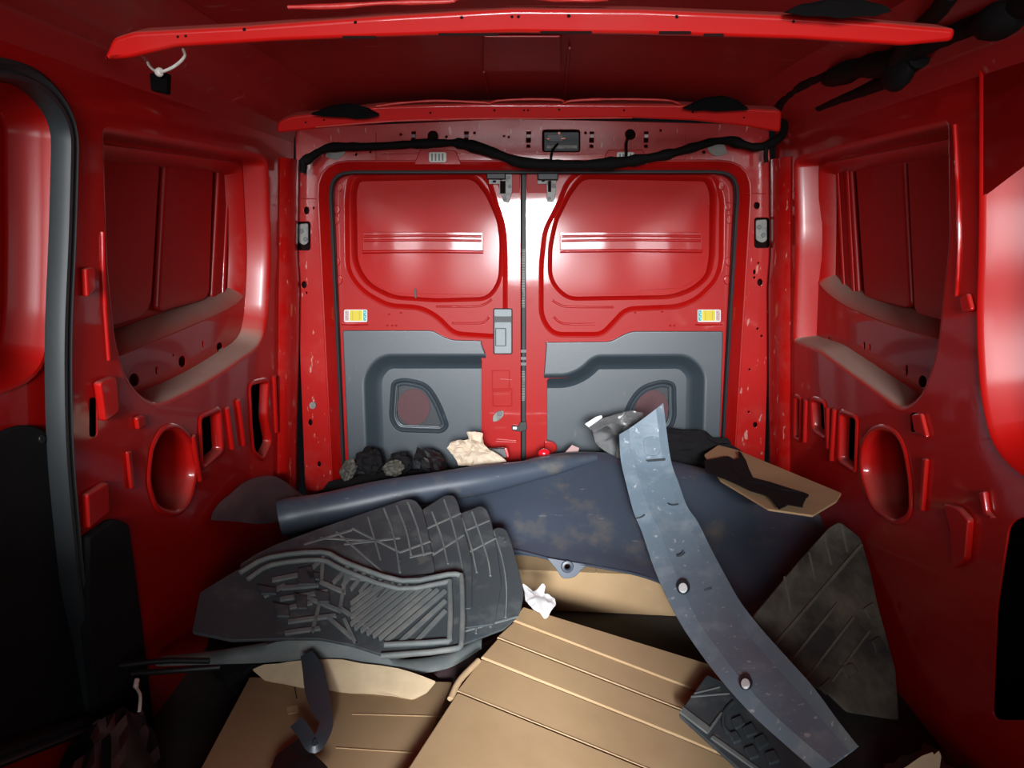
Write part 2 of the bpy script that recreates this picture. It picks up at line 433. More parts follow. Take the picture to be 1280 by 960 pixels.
M['red_skin'] = worn('red_skin_paint', (0.32, 0.003, 0.002), (0.3, 0.03, 0.03), 0.5, 3, 0.5, 0.8, 0.3, coat=0.25, crough=0.25, spec=0.3)
M['red_door_skin'] = worn('red_door_skin_paint', REDC, (0.36, 0.06, 0.05), 0.5, 4, 0.55, 0.8, 0.25, coat=0.17, crough=0.12, spec=0.12)
M['red_soft'] = worn('red_satin_paint', REDC, (0.30, 0.05, 0.04), 0.45, 3, 0.55, 0.8, 0.25, coat=0.38, crough=0.14, spec=0.15)
M['mat_rib'] = worn('worn_rubber_rib', (0.13, 0.145, 0.145), (0.26, 0.255, 0.23), 0.6, 14, 0.45, 0.75, 0.7, spec=0.4)
M['mud_rib'] = worn('muddy_rubber_rib', (0.16, 0.15, 0.125), (0.07, 0.065, 0.055), 0.75, 12, 0.45, 0.75, 0.7, spec=0.3)
# clear film
m, nt, b = mat_new('clear_film'); b.inputs['Base Color'].default_value = (0.9, 0.9, 0.9, 1); b.inputs['Roughness'].default_value = 0.12
b.inputs['Transmission Weight'].default_value = 0.92; b.inputs['IOR'].default_value = 1.15; M['film'] = m
# ================================================================== SETTING
def struct(o, label=None):
    o['kind'] = 'structure'
    if label: o['label'] = label
    return o
FLOOR_Z = 0.0
floor = struct(box('floor', -0.98, -0.3, -0.04, 1.04, 2.72, FLOOR_Z, M['floor'], bevel=0))

# ---- ceiling skin, roof bows, cant rails
def roof_z(x): return 1.508-0.045*((x-0.03)/0.8)**2
rows = []
for y in [-0.3, 0.2, 0.8, 1.2, 1.55, 1.9, 2.2, 2.5, 2.72]:
    rows.append([Vector((x, y, roof_z(x)+(0.004*noise.noise(Vector((x*3, y*3, 0)))))) for x in [-0.92+0.095*i for i in range(21)]])
ceiling = struct(loft('ceiling', rows, M['red_roof'], thick=0.004))
def bow(y, outline, holes, thick, pads):
    pl = Plane((0, y, 0), (1, 0, 0), (0, -0.35, 1))
    o = sheet('roof_bow', pl, rp(outline, 6, 3), (), thick, 0.006, 0, M['red'], ceiling, res=2)
    for hx, hy, r in holes: sheet('bow_hole_shade', pl, circ(hx, hy, r, None, 10), (), 0.002, 0.0003, 0.0006, M['void'], o)  # dark discs paint the shade of bolt holes
    return pl, o
bp, b1 = bow(1.5, [(128, 76), (140, 48), (165, 40), (300, 33), (480, 20), (640, 11), (800, 12), (1000, 20), (1100, 28), (1196, 36), (1192, 52), (1130, 58), (1000, 50), (800, 44), (640, 42), (480, 47), (350, 52), (220, 60), (160, 74)],
          [(305, 37, 2.2), (444, 28, 2.2), (577, 22, 2.2), (640, 21, 2), (648, 21, 2), (711, 20, 2.4), (846, 21, 2.4), (992, 27, 2), (222, 46, 1.8), (232, 45, 1.8)], 0.05, None)
bp2, b2 = bow(2.42, [(345, 167), (347, 152), (365, 145), (415, 140), (470, 133), (590, 130), (720, 130), (850, 131), (920, 135), (978, 138), (976, 166), (930, 158), (865, 151), (790, 148), (660, 149), (490, 153), (390, 162)],
           [(382, 153, 1.3), (405, 150, 1.3), (538, 141, 1.5), (618, 138, 1.5), (655, 138, 1.4), (660, 138, 1.4), (699, 137, 1.5), (780, 138, 1.4), (866, 140, 1.4), (930, 147, 1.3)], 0.05, None)
# wavy sealant beads along the bows' upper edges
def bead(pl, pts, r, w=0.004):
    P = [pl.pt(*pl.uv(x, y, w), w) for x, y in pts]
    tube('sealant_bead', P, r, M['sealant'], ceiling, n=6, sub=10, jit=0.5)
bead(bp, [(360, 9), (420, 8), (480, 4), (560, 2), (575, -2), (640, -4), (720, 0), (760, -2)], 0.003)
bead(bp2, [(470, 133), (500, 129), (545, 126), (600, 128), (612, 129), (622, 126), (660, 124), (700, 125), (705, 129), (715, 126), (760, 124), (830, 125), (850, 130)], 0.003)
bead(bp2, [(395, 159), (480, 152), (560, 149), (640, 148), (700, 148), (790, 147)], 0.002)
# black foam pads wedged above the bows
for pl, x0, x1, y0, y1 in ((bp2, 393, 472, 128, 142), (bp2, 852, 934, 119, 133), (bp, 980, 1110, -6, 14), (bp, 548, 0, 0, 0)):
    if x1 == 0: continue
    u0, v0 = pl.uv(x0, y1); u1, v1 = pl.uv(x1, y0)
    crumple('foam_pad', pl, [(u0, v0), (u0+(u1-u0)*.15, v0*.5+v1*.5), (u0+(u1-u0)*.35, v1*.8+v0*.2), (u0+(u1-u0)*.6, v1), (u0+(u1-u0)*.85, v1*.6+v0*.4), (u1, v0), (u0+(u1-u0)*.5, v0-0.004)], 0.004, 3, M['foam'], ceiling, thick=0.02, w=0.006, uvc=True, cuts=2)
# dark patches painting the shade in slots at the near bow's lower edge
for x0, x1, y in ((428, 470, 47), (548, 622, 43.5), (675, 740, 41), (824, 864, 41), (880, 905, 44)):
    sheet('bow_slot_shade', bp, rect(x0, y-2, x1, y+1.5, 1), (), 0.002, 0.0004, 0.002, M['void'], b1)
# the stiffening patch between the bows and the seams of the roof skin
rp_ = Plane((0, 2.0, 1.494), (1, 0, 0), (0, 1, 0))
sheet('roof_patch', rp_, rect(604, 47, 701, 89, 2), (), 0.006, 0.002, 0.006, M['red_roof'], ceiling)
for (xa, ya), (xb, yb) in (((712, 60), (705, 126)), ((605, 90), (612, 126))):
    tube('roof_crease', [at(xa, ya, z=1.493), at(xb, yb, z=1.493)], 0.003, M['red_roof'], ceiling, n=5)
for s, x0 in ((1, -0.77), (-1, 0.83)):
    rows = []
    for y in [-0.3, 0.3, 0.8, 1.2, 1.6, 2.0, 2.3, 2.56]:
        rows.append([Vector((x0+s*a, y, z)) for a, z in ((-.06, 1.345), (0.0, 1.348), (.022, 1.352), (.028, 1.362), (.038, 1.395), (.046, 1.404), (.075, 1.412), (.085, 1.425), (.12, 1.460), (.18, 1.480))])
    o = loft('cant_rail', rows, M['red_roof'], ceiling, thick=0.003)
    # dark patches painted as the shade in slots along the rail
    prl = Plane((x0+s*0.033, 0, 1.38), (0, 1, 0), (s*0.010, 0, 0.033))
    for px in ((245, 118), (312, 150)) if s > 0 else ((1066, 106), (1022, 130)):
        u, v = prl.uv(*px, 0.001)
        sheet('rail_slot_shade', prl, rect(u-.012, v-.010, u+.012, v+.010, .004), (), .002, .0004, .0015, M['void'], o, uvc=True)

# ---- side walls
WL = Plane((-0.81, 0, 0.4), (0, 1, 0), (0.0706, 0, 1))
WR = Plane((0.87, 0, 0.4), (0, 1, 0), (-0.0706, 0, 1))
ap_L = rp([(128, 158), (334, 194, 14), (339, 320, 30), (335, 398, 20), (328, 432, 26), (262, 479, 30), (192, 513, 34), (158, 480, 30), (143, 430, 30), (133, 330, 30)], 10)
ap_R = rp([(1186, 150), (992, 196, 14), (995, 300, 20), (991, 428, 6), (1024, 440, 8), (1128, 516, 30), (1152, 498, 30), (1172, 445, 30), (1180, 370, 20), (1188, 300, 20)], 8)
def wall_side(name, pl, ap, outer, lower, extra, belt_win, belt_holes, stamps):
    A = sheet(name, pl, outer, [pl.px(ap)]+[pl.px(h) for h in lower]+extra, 0.004, 0.0015, 0, M['red'], None, uvc=True, res=2)
    struct(A)
    # rolled rim and the recess walls (the dusty shelf is its bottom)
    flange('recess_flange', pl, ap, [(-0.002, 0.0006), (0.002, 0.0), (0.006, -0.003), (0.010, -0.009), (0.014, -0.025), (0.02, -0.072)], M['red_dusty'], A)
    apuv = pl.px(ap)
    bwin = clip(pl.px(belt_win, -0.066), shrink(hull(apuv), 0.026))
    B = sheet('belt_panel', pl, off(apuv, 0.012), [bwin]+[pl.px(h, -0.066) for h in belt_holes], 0.003, 0.0012, -0.066, M['red'], A, uvc=True)
    flange('belt_lip', pl, bwin, [(-0.002, -0.067), (0.003, -0.064), (0.010, -0.070), (0.030, -0.098), (0.036, -0.122)], M['red_dusty'], A, uvc=True)
    u = [p[0] for p in apuv]; v = [p[1] for p in apuv]
    S = sheet('outer_skin', pl, rect(min(u)-.1, min(v)-.1, max(u)+.1, max(v)+.1), (), 0.003, 0.0005, -0.124, M['red_skin'], A, uvc=True)
    for st in stamps:
        sheet('skin_pressing', pl, st, (), 0.018, 0.008, -0.106, M['red_skin'], A, res=3)
    sheet('outer_shade_backing', pl, rect(-0.3, -0.4, 2.7, 0.30), (), 0.003, 0.0005, -0.115, M['void'], A, uvc=True)  # near-black sheet stands in for the shade behind the lower openings
    # turned-in edges round the lower openings
    for h in lower[1:]:
        flange('opening_rim', pl, h, [(-0.014, 0.001), (-0.010, 0.005), (-0.003, 0.005), (0.001, 0.001), (0.002, -0.022)], M['red'], A)
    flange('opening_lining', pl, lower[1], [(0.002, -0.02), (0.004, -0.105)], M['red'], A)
    return A
low_L = [rect(112, 497, 122, 546, 5),
         rp([(186, 600), (190, 560), (203, 538), (222, 536), (240, 555), (244, 590), (236, 625), (222, 640), (196, 634)], 12),
         rp([(250, 524), (273, 514), (276, 562), (253, 582)], 4),
         rp([(312, 482), (334, 476), (332, 520), (338, 552), (328, 572), (317, 562), (314, 530)], 5),
         rp([(347, 474), (365, 468), (367, 514), (350, 524)], 3)]
low_R = [rect(1137, 516, 1147, 540, 4),
         rp([(1078, 590), (1080, 555), (1094, 536), (1118, 540), (1130, 560), (1137, 600), (1138, 640), (1120, 652), (1092, 632)], 12),
         rp([(1052, 517), (1071, 524), (1069, 586), (1050, 574)], 4),
         rp([(1016, 500), (1031, 505), (1033, 546), (1017, 535)], 4),
         rp([(995, 497), (1001, 500), (1000, 548), (994, 545)], 1)]
door_hole_uv = [WL.uv(*p) for p in rp([(-160, 60), (40, 88, 40), (88, 148, 50), (84, 300, 60), (78, 420, 60), (80, 560, 60), (96, 730, 30), (112, 800, 20), (128, 900, 10), (-160, 1010)], 20)]
pocket_R = rp([(1520, 40), (1226, 40, 30), (1226, 300, 60), (1222, 410, 60), (1228, 500, 40), (1244, 566, 40), (1300, 612, 30), (1520, 660)], 20)
wall_l = wall_side('wall_left', WL, ap_L, [(-0.3, -0.4), (2.575, -0.4), (2.575, 0.985), (-0.3, 0.985)], low_L, [door_hole_uv, WL.px(rp([(346, 592), (372, 556), (376, 606), (352, 616)], 2))],
    rp([(100, 120), (334, 198, 14), (335, 290, 20), (327, 340, 20), (300, 380, 30), (250, 403, 20), (150, 445), (90, 462)], 6),
    [circ(168, 475, 6, 8), circ(228, 452, 4.5, 7), circ(275, 434, 4, 6), circ(314, 419, 3, 5.5), circ(196, 463, 1.4, 5), circ(254, 430, 1, 4), circ(217, 444, 1.2, 1.6)],
    [rp([(90, 120), (203, 168, 8), (190, 380, 14), (180, 398, 14), (90, 425)], 4),
     rp([(210, 172), (268, 190, 6), (262, 374, 12), (198, 392, 10)], 6),
     rp([(276, 192), (345, 210, 6), (345, 330), (298, 366, 14), (266, 378, 10)], 6)])
wall_r = wall_side('wall_right', WR, ap_R, [(-0.3, -0.4), (2.575, -0.4), (2.575, 0.985), (-0.3, 0.985)], low_R,
    [WR.px(pocket_R), WR.px(rp([(1262, 652), (1300, 640), (1420, 700), (1400, 900), (1240, 900), (1246, 760)], 14)), WR.px(circ(1233, 632, 4, 6))],
    rp([(1230, 110), (1000, 190, 14), (1000, 255, 20), (1004, 300, 20), (1022, 356, 30), (1050, 380, 20), (1100, 402, 20), (1182, 428), (1250, 450)], 6),
    [circ(1017, 418, 3, 6), circ(1080, 432, 1.3, 5), circ(1087, 434, 1.2, 4), circ(1133, 463, 1.6, 7), circ(1153, 477, 5, 7.5), circ(1036, 424, 1.2, 3)],
    [rp([(985, 200), (1060, 175, 6), (1072, 372, 10), (1045, 366, 14), (1018, 330)], 6),
     rp([(1066, 172), (1126, 156, 6), (1138, 388, 12), (1080, 374, 8)], 6),
     rp([(1131, 154), (1260, 110), (1260, 440), (1160, 402, 12), (1142, 392, 12)], 6)])
# ribs seen as bright vertical lines on the skins
for pl, A, L in ((WL, wall_l, [((288, 205), (284, 250), (278, 372))]), (WR, wall_r, [((1046, 190), (1050, 260), (1056, 368)), ((1058, 186), (1062, 260), (1068, 372))])):
    for pts in L:
        tube('skin_rib', [pl.pt(*pl.uv(x, y, -0.106), -0.106) for x, y in pts], 0.006, M['red'], A, n=8)
# near post pressings, left: raised box, tabs, ribs
for nm, q, hgt in (('post_pressing', rp([(126, 478), (146, 470), (150, 515), (133, 528)], 5), 0.016), ('post_tab', rp([(108, 336), (119, 334), (121, 362), (110, 372)], 3), 0.012),
                   ('post_pressing', rp([(110, 618), (136, 602), (138, 640), (112, 662)], 4), 0.014), ('post_tab', rp([(172, 522), (181, 518), (183, 532), (174, 538)], 3), 0.010),
                   ('post_rib', rp([(160, 565), (165, 563), (170, 610), (165, 612)], 2), 0.008)):
    sheet(nm, WL, q, (), hgt, 0.004, hgt, M['red'], wall_l, res=2)
tube('post_flange', [WL.pt(*WL.uv(x, y, 0.002), 0.002) for x, y in ((128, 290), (129, 350), (133, 410), (136, 450))], 0.004, M['red'], wall_l, n=6)
for nm, q, hgt in (('post_pressing', rp([(1178, 628), (1196, 634), (1210, 650), (1206, 700), (1190, 712), (1186, 660)], 5), 0.014), ('post_tab', rp([(1138, 518), (1150, 516), (1158, 548), (1142, 540)], 4), 0.010),
                   ('post_rib', rp([(1152, 572), (1157, 574), (1152, 640), (1147, 638)], 2), 0.010), ('post_tab', rp([(1222, 616), (1228, 614), (1232, 640), (1240, 648), (1228, 646)], 2), 0.012),
                   ('post_tab', rp([(1198, 372), (1208, 366), (1214, 388), (1202, 392)], 4), 0.010)):
    sheet(nm, WR, q, (), hgt, 0.004, hgt, M['red'], wall_r, res=2)
tube('post_flange', [WR.pt(*WR.uv(x, y, 0.002), 0.002) for x, y in ((1193, 156), (1197, 230), (1199, 300), (1196, 370))], 0.004, M['red'], wall_r, n=6)
# upright channel bars between the lower openings
for pl, A, L in ((WL, wall_l, [((283, 510), (290, 560)), ((297, 500), (304, 556)), ((342, 470), (345, 540)), ((240, 545), (249, 600))]), (WR, wall_r, [((1008, 500), (1006, 552)), ((1044, 512), (1040, 575)), ((1036, 510), (1036, 560))])):
    for (xa, ya), (xb, yb) in L:
        tube('channel_bar', [pl.pt(*pl.uv(xa, ya, 0.003), 0.003), pl.pt(*pl.uv(xb, yb, 0.003), 0.003)], 0.008, M['red'], A, n=8)
# front recess on the right: its sloped rear wall faces the cab
flange('recess_flange', WR, pocket_R, [(-0.002, -0.001), (0.002, 0.004), (0.006, 0.003), (0.010, -0.005), (0.018, -0.020), (0.066, -0.130), (0.085, -0.155), (0.12, -0.172)], M['red_soft'], wall_r)
sheet('outer_skin', WR, rect(-0.3, 0.20, 1.36, 0.98), (), 0.003, 0.0005, -0.17, M['red_skin'], wall_r, uvc=True)
# chrome striker bar seen in the rearmost left opening
tube('latch_rod', [WL.pt(*WL.uv(x, y, -0.01), -0.01) for x, y in ((351, 474), (352, 500), (350, 522))], 0.0035, M['clip'], wall_l, n=6)
# rear quarter posts: rounded column between side wall and door frame
for s, pl, A, xf in ((1, WL, wall_l, -0.745), (-1, WR, wall_r, 0.797)):
    rows = []
    for z in [0.16, 0.3, 0.5, 0.7, 0.8, 0.9, 1.0, 1.15, 1.30]:
        xw = (-0.81+0.0706*(z-.4)) if s > 0 else (0.87-0.0706*(z-.4))
        k = 0.012 if z < 0.95 else 0.004
        rows.append([Vector((xw-s*0.004, 2.425, z)), Vector((xw+s*(0.006+k), 2.44, z)), Vector((xw+s*(0.016+k), 2.475, z)), Vector((xw+s*(0.022+k), 2.515, z)), Vector((xw+s*(0.020+k), 2.545, z)), Vector((xw+s*0.006, 2.575, z))])
    loft('quarter_post', rows, M['red_scuffed'], A, thick=0.003, ang=60)
# unseen blocker with a gap, added in place of seat backs to shade the load
bk = struct(box('seat_shade_blocker', -0.80, -0.30, 0.0, -0.14, -0.26, 1.03, M['cabtrim'], bevel=0.01))
box('blocker_side', 0.20, -0.30, 0.0, 0.86, -0.26, 1.03, M['cabtrim'], bk, bevel=0.01)
box('blocker_sill', -0.14, -0.30, 0.0, 0.20, -0.26, 0.55, M['cabtrim'], bk, bevel=0.01)

# ---- rear frame: pillars and header round the two doors
FP = Plane((0, 2.58, 0), (1, 0, 0), (0, 0, 1))
f_out = [FP.uv(*p) for p in rp([(369, 160), (640, 148), (961, 156), (965, 262, 6), (973, 276, 8), (974, 312, 8), (962, 334, 8), (961, 420), (955, 600), (953, 650), (386, 650), (381, 600), (374, 420), (374, 345, 8), (362, 326, 8), (362, 280, 8), (371, 262, 6)], 2)]
f_hole = rect(-0.676, 0.06, 0.737, 1.300, 0.11)
hol = [circ(383, 263, 3.2, 4.6), circ(380, 356, 3, 4.4), circ(388, 528, 2.4, 4), circ(399, 580, 2, 3.4), circ(383, 366, 1, 1.4), circ(392, 260, 1, 1.3),
       circ(946, 257, 3.6, 4.2), circ(950, 353, 3.2, 4.4), circ(944, 531, 2.6, 3.4), circ(948, 329, 1, 1.4), circ(943, 340, 1.2, 3), circ(947, 411, 1.2, 1.4), circ(952, 420, 1.2, 1.4), circ(943, 347, 1.2, 1.4), circ(937, 462, 1.1, 1.4), circ(936, 515, 1.1, 1.4),
       rect(371, 277, 388, 313, 4), rect(943, 272, 962, 310, 4), rect(678, 162, 725, 190, 4), circ(788, 168, 6.5), circ(541, 170, 6.5),
       circ(501, 168, 1.5), circ(593, 166, 1.5), circ(558, 171, 1.5), circ(630, 170, 1.2), circ(636, 171, 1.2), circ(445, 193, 1.6), circ(732, 166, 1.5), circ(826, 163, 1.4), circ(880, 190, 2), circ(463, 190, 1.2)]
for sx in (517, 583, 661, 740, 808):
    hol.append(rect(sx-2.6, 164.5, sx+2.6, 167.5, 0.8)); hol.append(rect(sx-2.6, 181, sx+1.6, 184.5, 0.8)); hol.append(rect(sx-3, 172.5, sx+2.2, 178, 0.8))
hu = [FP.px(h) for h in hol]
wall_b = struct(sheet('wall_rear', FP, f_out, [f_hole]+hu, 0.004, 0.0018, 0, M['red_scuffed'], None, uvc=True, res=2))
flange('door_rebate', FP, f_hole, [(-0.004, -0.001), (-0.001, 0.0035), (0.003, 0.003), (0.006, -0.003), (0.020, -0.022), (0.030, -0.045)], M['red'], wall_b, uvc=True)
flange('door_seal', FP, f_hole, [(0.026, -0.048), (0.026, -0.040), (0.030, -0.037), (0.035, -0.037), (0.038, -0.042), (0.038, -0.055)], M['rubber'], wall_b, uvc=True)
sheet('frame_shade_backing', FP, f_out, [off(f_hole, -0.012)], 0.002, 0.0004, -0.035, M['void'], wall_b, uvc=True)  # near-black backing stands in for the shade behind the frame's holes
# pressed tabs round the two ceiling-lamp clips, pillar seams
for cx in (547, 782):
    sheet('header_tab', FP, rp([(cx-30, 206), (cx-22, 187, 3), (cx+22, 187, 3), (cx+30, 206)], 2), (), 0.008, 0.003, 0.006, M['red'], wall_b, res=2)
    d = sheet('lamp_clip', FP, rect(cx-11, 190, cx+11, 203, 3), (), 0.010, 0.002, 0.013, M['dome'], wall_b, res=2)
    for k in range(4):
        sheet('clip_rib', FP, rect(cx-8+k*4.4, 192, cx-6+k*4.4, 201, 0.5), (), 0.003, 0.0008, 0.015, M['greybit'], d)
tube('header_crease', [FP.pt(*FP.uv(x, y, 0.001), 0.001) for x, y in ((478, 192.5), (560, 192), (660, 193), (770, 193), (850, 193))], 0.0022, M['red'], wall_b, n=6, sub=2)
for (xa, ya), (xb, yb) in (((470, 166), (470, 205)), ((856, 163), (856, 203)), ((376, 248), (402, 249)), ((932, 242), (958, 242))):
    tube('seam', [FP.pt(*FP.uv(xa, ya, 0), 0), FP.pt(*FP.uv(xb, yb, 0), 0)], 0.0014, M['sealant'] if 0 else M['red'], wall_b, n=5, sub=1)
for sx in (517, 583, 661, 740, 808):
    sheet('harness_clip', FP, rect(sx-2.4, 168, sx+2.4, 172, 0.6), (), 0.004, 0.001, 0.005, M['dome'] if sx > 600 else M['greybit'], wall_b)
# hinge wells with grey steel hinges
for x0, x1, y0, y1 in ((371, 388, 277, 313), (943, 962, 272, 310)):
    c = (x0+x1)/2
    h = sheet('hinge_plate', FP, rp([(x0+2, y0+3), (x1-3, y0+2), (x1-3, y1-9), (c, y1-6), (x0+2, y1-10)], 3), (), 0.010, 0.003, -0.012, M['steel'], wall_b, res=2)
    for q in ((c-3, y0+12), (c+2, y0+22)):
        sheet('hinge_bolt', FP, circ(q[0], q[1], 2.6, 3), (), 0.006, 0.0015, -0.007, M['greybit'], h)
for x0, y0, s in ((412, 190, 1), (904, 186, -1)):
    sheet('grey_patch', FP, rp([(x0, y0-10), (x0+s*22, y0-8), (x0+s*18, y0+4), (x0+s*8, y0+10), (x0-s*6, y0+6)], 3), (), 0.003, 0.001, 0.004, M['steel'], wall_b)
sheet('pillar_screw', FP, circ(390.5, 507, 4.2, 4.6), (), 0.008, 0.002, 0.007, M['steel'], wall_b, res=2)

# ---- rear doors
DP = Plane((0, 2.65-0.035*0.75, 0), (1, 0, 0), (0, 0.035, 1))   # the doors lean back a little
def line(name, pl, pts, r, mat, par, w=0.0, sub=4, n=6): return tube(name, [pl.pt(*pl.uv(x, y, w), w) for x, y in pts], r, mat, par, n=n, sub=sub)
def tilt(u, v): return -(v-0.83)*0.032
def rp_open(pts, n=6):
    q = rp([pts[0]]+list(pts[1:]), 0, n)
    return q
def rear_door(name, label, outl, pan, win, skin_parts, beam, trim, trim_in, band_open, pod, pod_in, disc, parts):
    D = struct(sheet(name, DP, outl, [DP.px(pan), DP.px(trim[2])], 0.004, 0.0015, 0, M['red_door'], None, uvc=True, res=2), label)
    flange('pan_step', DP, pan, [(-0.003, -0.001), (0.000, 0.002), (0.004, 0.001), (0.010, -0.006), (0.016, -0.011)], M['red_door'], D)
    sheet('stamped_pan', DP, off(DP.px(pan), 0.006), [DP.px(win)], 0.003, 0.001, -0.011, M['red_door'], D, uvc=True)
    flange('window_step', DP, win, [(-0.002, -0.012), (0.002, -0.009), (0.006, -0.011), (0.011, -0.022), (0.016, -0.036), (0.024, -0.066)], M['red_door'], D, w0=-0.011)
    sk = sheet('outer_skin', DP, off(DP.px(win, -0.011), -0.02), (), 0.002, 0.0005, -0.030, M['red_door_skin'], D, uvc=True, fn=tilt)
    for q in skin_parts: sheet('skin_patch', DP, q, (), 0.0025, 0.0008, -0.0275, M['red_door_skin'], D, fn=tilt)
    # stiffening beam across the window pressing
    x0, x1, ya, yb = beam
    bm_ = sheet('stiffening_beam', DP, rect(x0, ya, x1, yb, 2), (), 0.012, 0.002, -0.029, M['red_door'], D, res=2)
    for y in (ya+5.5, ya+11): line('beam_bead', DP, [(x0+2, y), ((x0+x1)/2, y-1), (x1-2, y)], 0.0045, M['red_door'], bm_, -0.029, 2, 10)
    line('beam_bead', DP, [(x0, yb-1), ((x0+x1)/2, yb-2), (x1, yb-1)], 0.006, M['red_door'], bm_, -0.030, 2, 10)
    # trim panel with its stepped hollow and the speaker pod
    path = dedupe(DP.px(rp_open(trim_in), 0.012)); sgn = band_open
    top = DP.px(rp(trim[0], 2), 0.012); hol_ = trim[1]
    T = sheet('trim_panel', DP, [tuple(p) for p in top]+[tuple(p) for p in path], (), 0.010, 0.004, 0.012, M['trim'], D, uvc=True, res=3)
    flange_open('trim_step', DP, path, [(sgn*d, w) for d, w in ((-0.002, 0.0115), (0.004, 0.0112), (0.010, 0.006), (0.034, -0.026), (0.046, -0.036), (0.058, -0.0405))], M['trim'], T)
    ip = off_open(path, sgn*0.054)
    ip = [tuple(p) for p in ip]
    xe = DP.uv(hol_, 500, -0.041)[0]
    ip[0] = (xe, ip[0][1])
    inner = ip+[(ip[-1][0], 0.02), (xe, 0.02)]
    I = sheet('trim_hollow', DP, inner, [DP.px(pod, -0.041)], 0.004, 0.001, -0.041, M['trim'], T, uvc=True)
    flange('speaker_surround', DP, pod, [(-0.001, -0.043), (0.002, -0.036), (0.006, -0.033), (0.011, -0.036), (0.014, -0.044), (0.017, -0.047), (0.020, -0.047), (0.024, -0.041), (0.027, -0.042), (0.029, -0.05)], M['trim'], T, w0=-0.041)
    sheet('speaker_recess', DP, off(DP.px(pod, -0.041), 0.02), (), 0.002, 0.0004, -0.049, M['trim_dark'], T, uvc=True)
    sheet('speaker_grille', DP, disc, (), 0.003, 0.001, -0.046, M['grille'], T)
    return D, T

dl_out = [DP.uv(*p) for p in rp([(406, 640), (409, 195, 40), (651, 195, 2), (651, 640)], 2)]
dl_pan = rp([(430, 250), (434, 214, 20), (470, 212, 10), (600, 212, 12), (614, 226, 8), (622, 252, 8), (632, 282, 12), (634, 320, 10), (634, 400, 10), (626, 424, 20), (566, 420, 12), (545, 398, 14), (524, 387, 12), (484, 385, 14), (450, 366, 20), (431, 340, 20)], 6)
dl_win = rp([(437, 240), (442, 219, 16), (594, 216, 14), (612, 240, 6), (626, 272, 10), (630, 300, 10), (628, 352, 14), (612, 376, 14), (545, 378, 8), (488, 374, 14), (455, 356, 20), (440, 330, 20)], 6)
door1, trim1 = rear_door('door_1', 'left red rear door with inside latch handle and grey trim panel', dl_out, dl_pan, dl_win,
    [rp([(438, 337), (451, 337), (452, 346), (479, 361), (477, 373), (452, 358), (440, 346)], 1), rect(439, 253, 453, 256.5, 1), rect(439, 294, 447, 297, 1), rp([(478, 366), (612, 369), (610, 374), (478, 372)], 1)],
    (453, 604, 290, 316),
    ([(438, 640), (428, 413, 3), (541, 413, 10), (552, 420, 8), (565, 425, 8), (604, 426, 4)], 606, rp([(602, 447), (476, 447, 24), (457, 470, 24), (462, 632), (602, 632)], 4)),
    [(607, 443), (474, 443, 26), (453, 468, 26), (459, 640)], 1,
    rp([(489, 476, 12), (505, 472, 10), (535, 478, 20), (551, 503, 20), (562, 533, 6), (553, 542, 8), (496, 540, 10), (486, 524, 14)], 8),
    None, circ(517, 509, 21, 23), None)
dr_out = [DP.uv(*p) for p in rp([(657, 640), (657, 195, 2), (926, 195, 40), (918, 640)], 2)]
dr_pan = rp([(906, 250), (897, 213, 22), (860, 211, 10), (722, 211, 12), (706, 228, 8), (696, 254, 8), (679, 286, 12), (674, 330, 10), (674, 398, 16), (690, 421, 20), (754, 421, 14), (770, 404, 12), (784, 389, 12), (850, 386, 12), (874, 376, 14), (898, 352, 20), (905, 330, 12)], 6)
dr_win = rp([(896, 240), (889, 219, 16), (726, 216, 14), (709, 240, 6), (692, 274, 10), (685, 310, 10), (685, 352, 16), (708, 376, 14), (840, 374, 14), (868, 364, 14), (889, 346, 14), (894, 320, 10)], 6)
door2, trim2 = rear_door('door_2', 'right red rear door with striker plate and grey trim panel', dr_out, dr_pan, dr_win,
    [rp([(800, 363), (851, 360), (853, 369), (856, 370), (800, 372)], 1), rp([(853, 359), (880, 344), (880, 336), (892, 337), (890, 344), (856, 371)], 1), rect(880, 253, 892, 256, 1), rp([(693, 367), (798, 367), (798, 371), (700, 372)], 1)],
    (700, 878, 290, 315),
    ([(898, 640), (904, 414, 3), (790, 414, 8), (776, 420, 8), (764, 427, 10), (680, 428, 4)], 680, rp([(684, 473), (708, 473, 14), (728, 464, 12), (744, 448, 12), (860, 447, 22), (879, 468, 22), (874, 632), (684, 632)], 4)),
    [(680, 468), (708, 468, 16), (726, 460, 14), (742, 444, 14), (862, 443, 24), (883, 464, 24), (878, 640)], -1,
    rp([(845, 478, 14), (828, 474, 10), (800, 482, 20), (784, 503, 20), (774, 534, 6), (782, 543, 8), (838, 540, 10), (846, 524, 14)], 8),
    None, circ(815, 510, 21, 23), None)
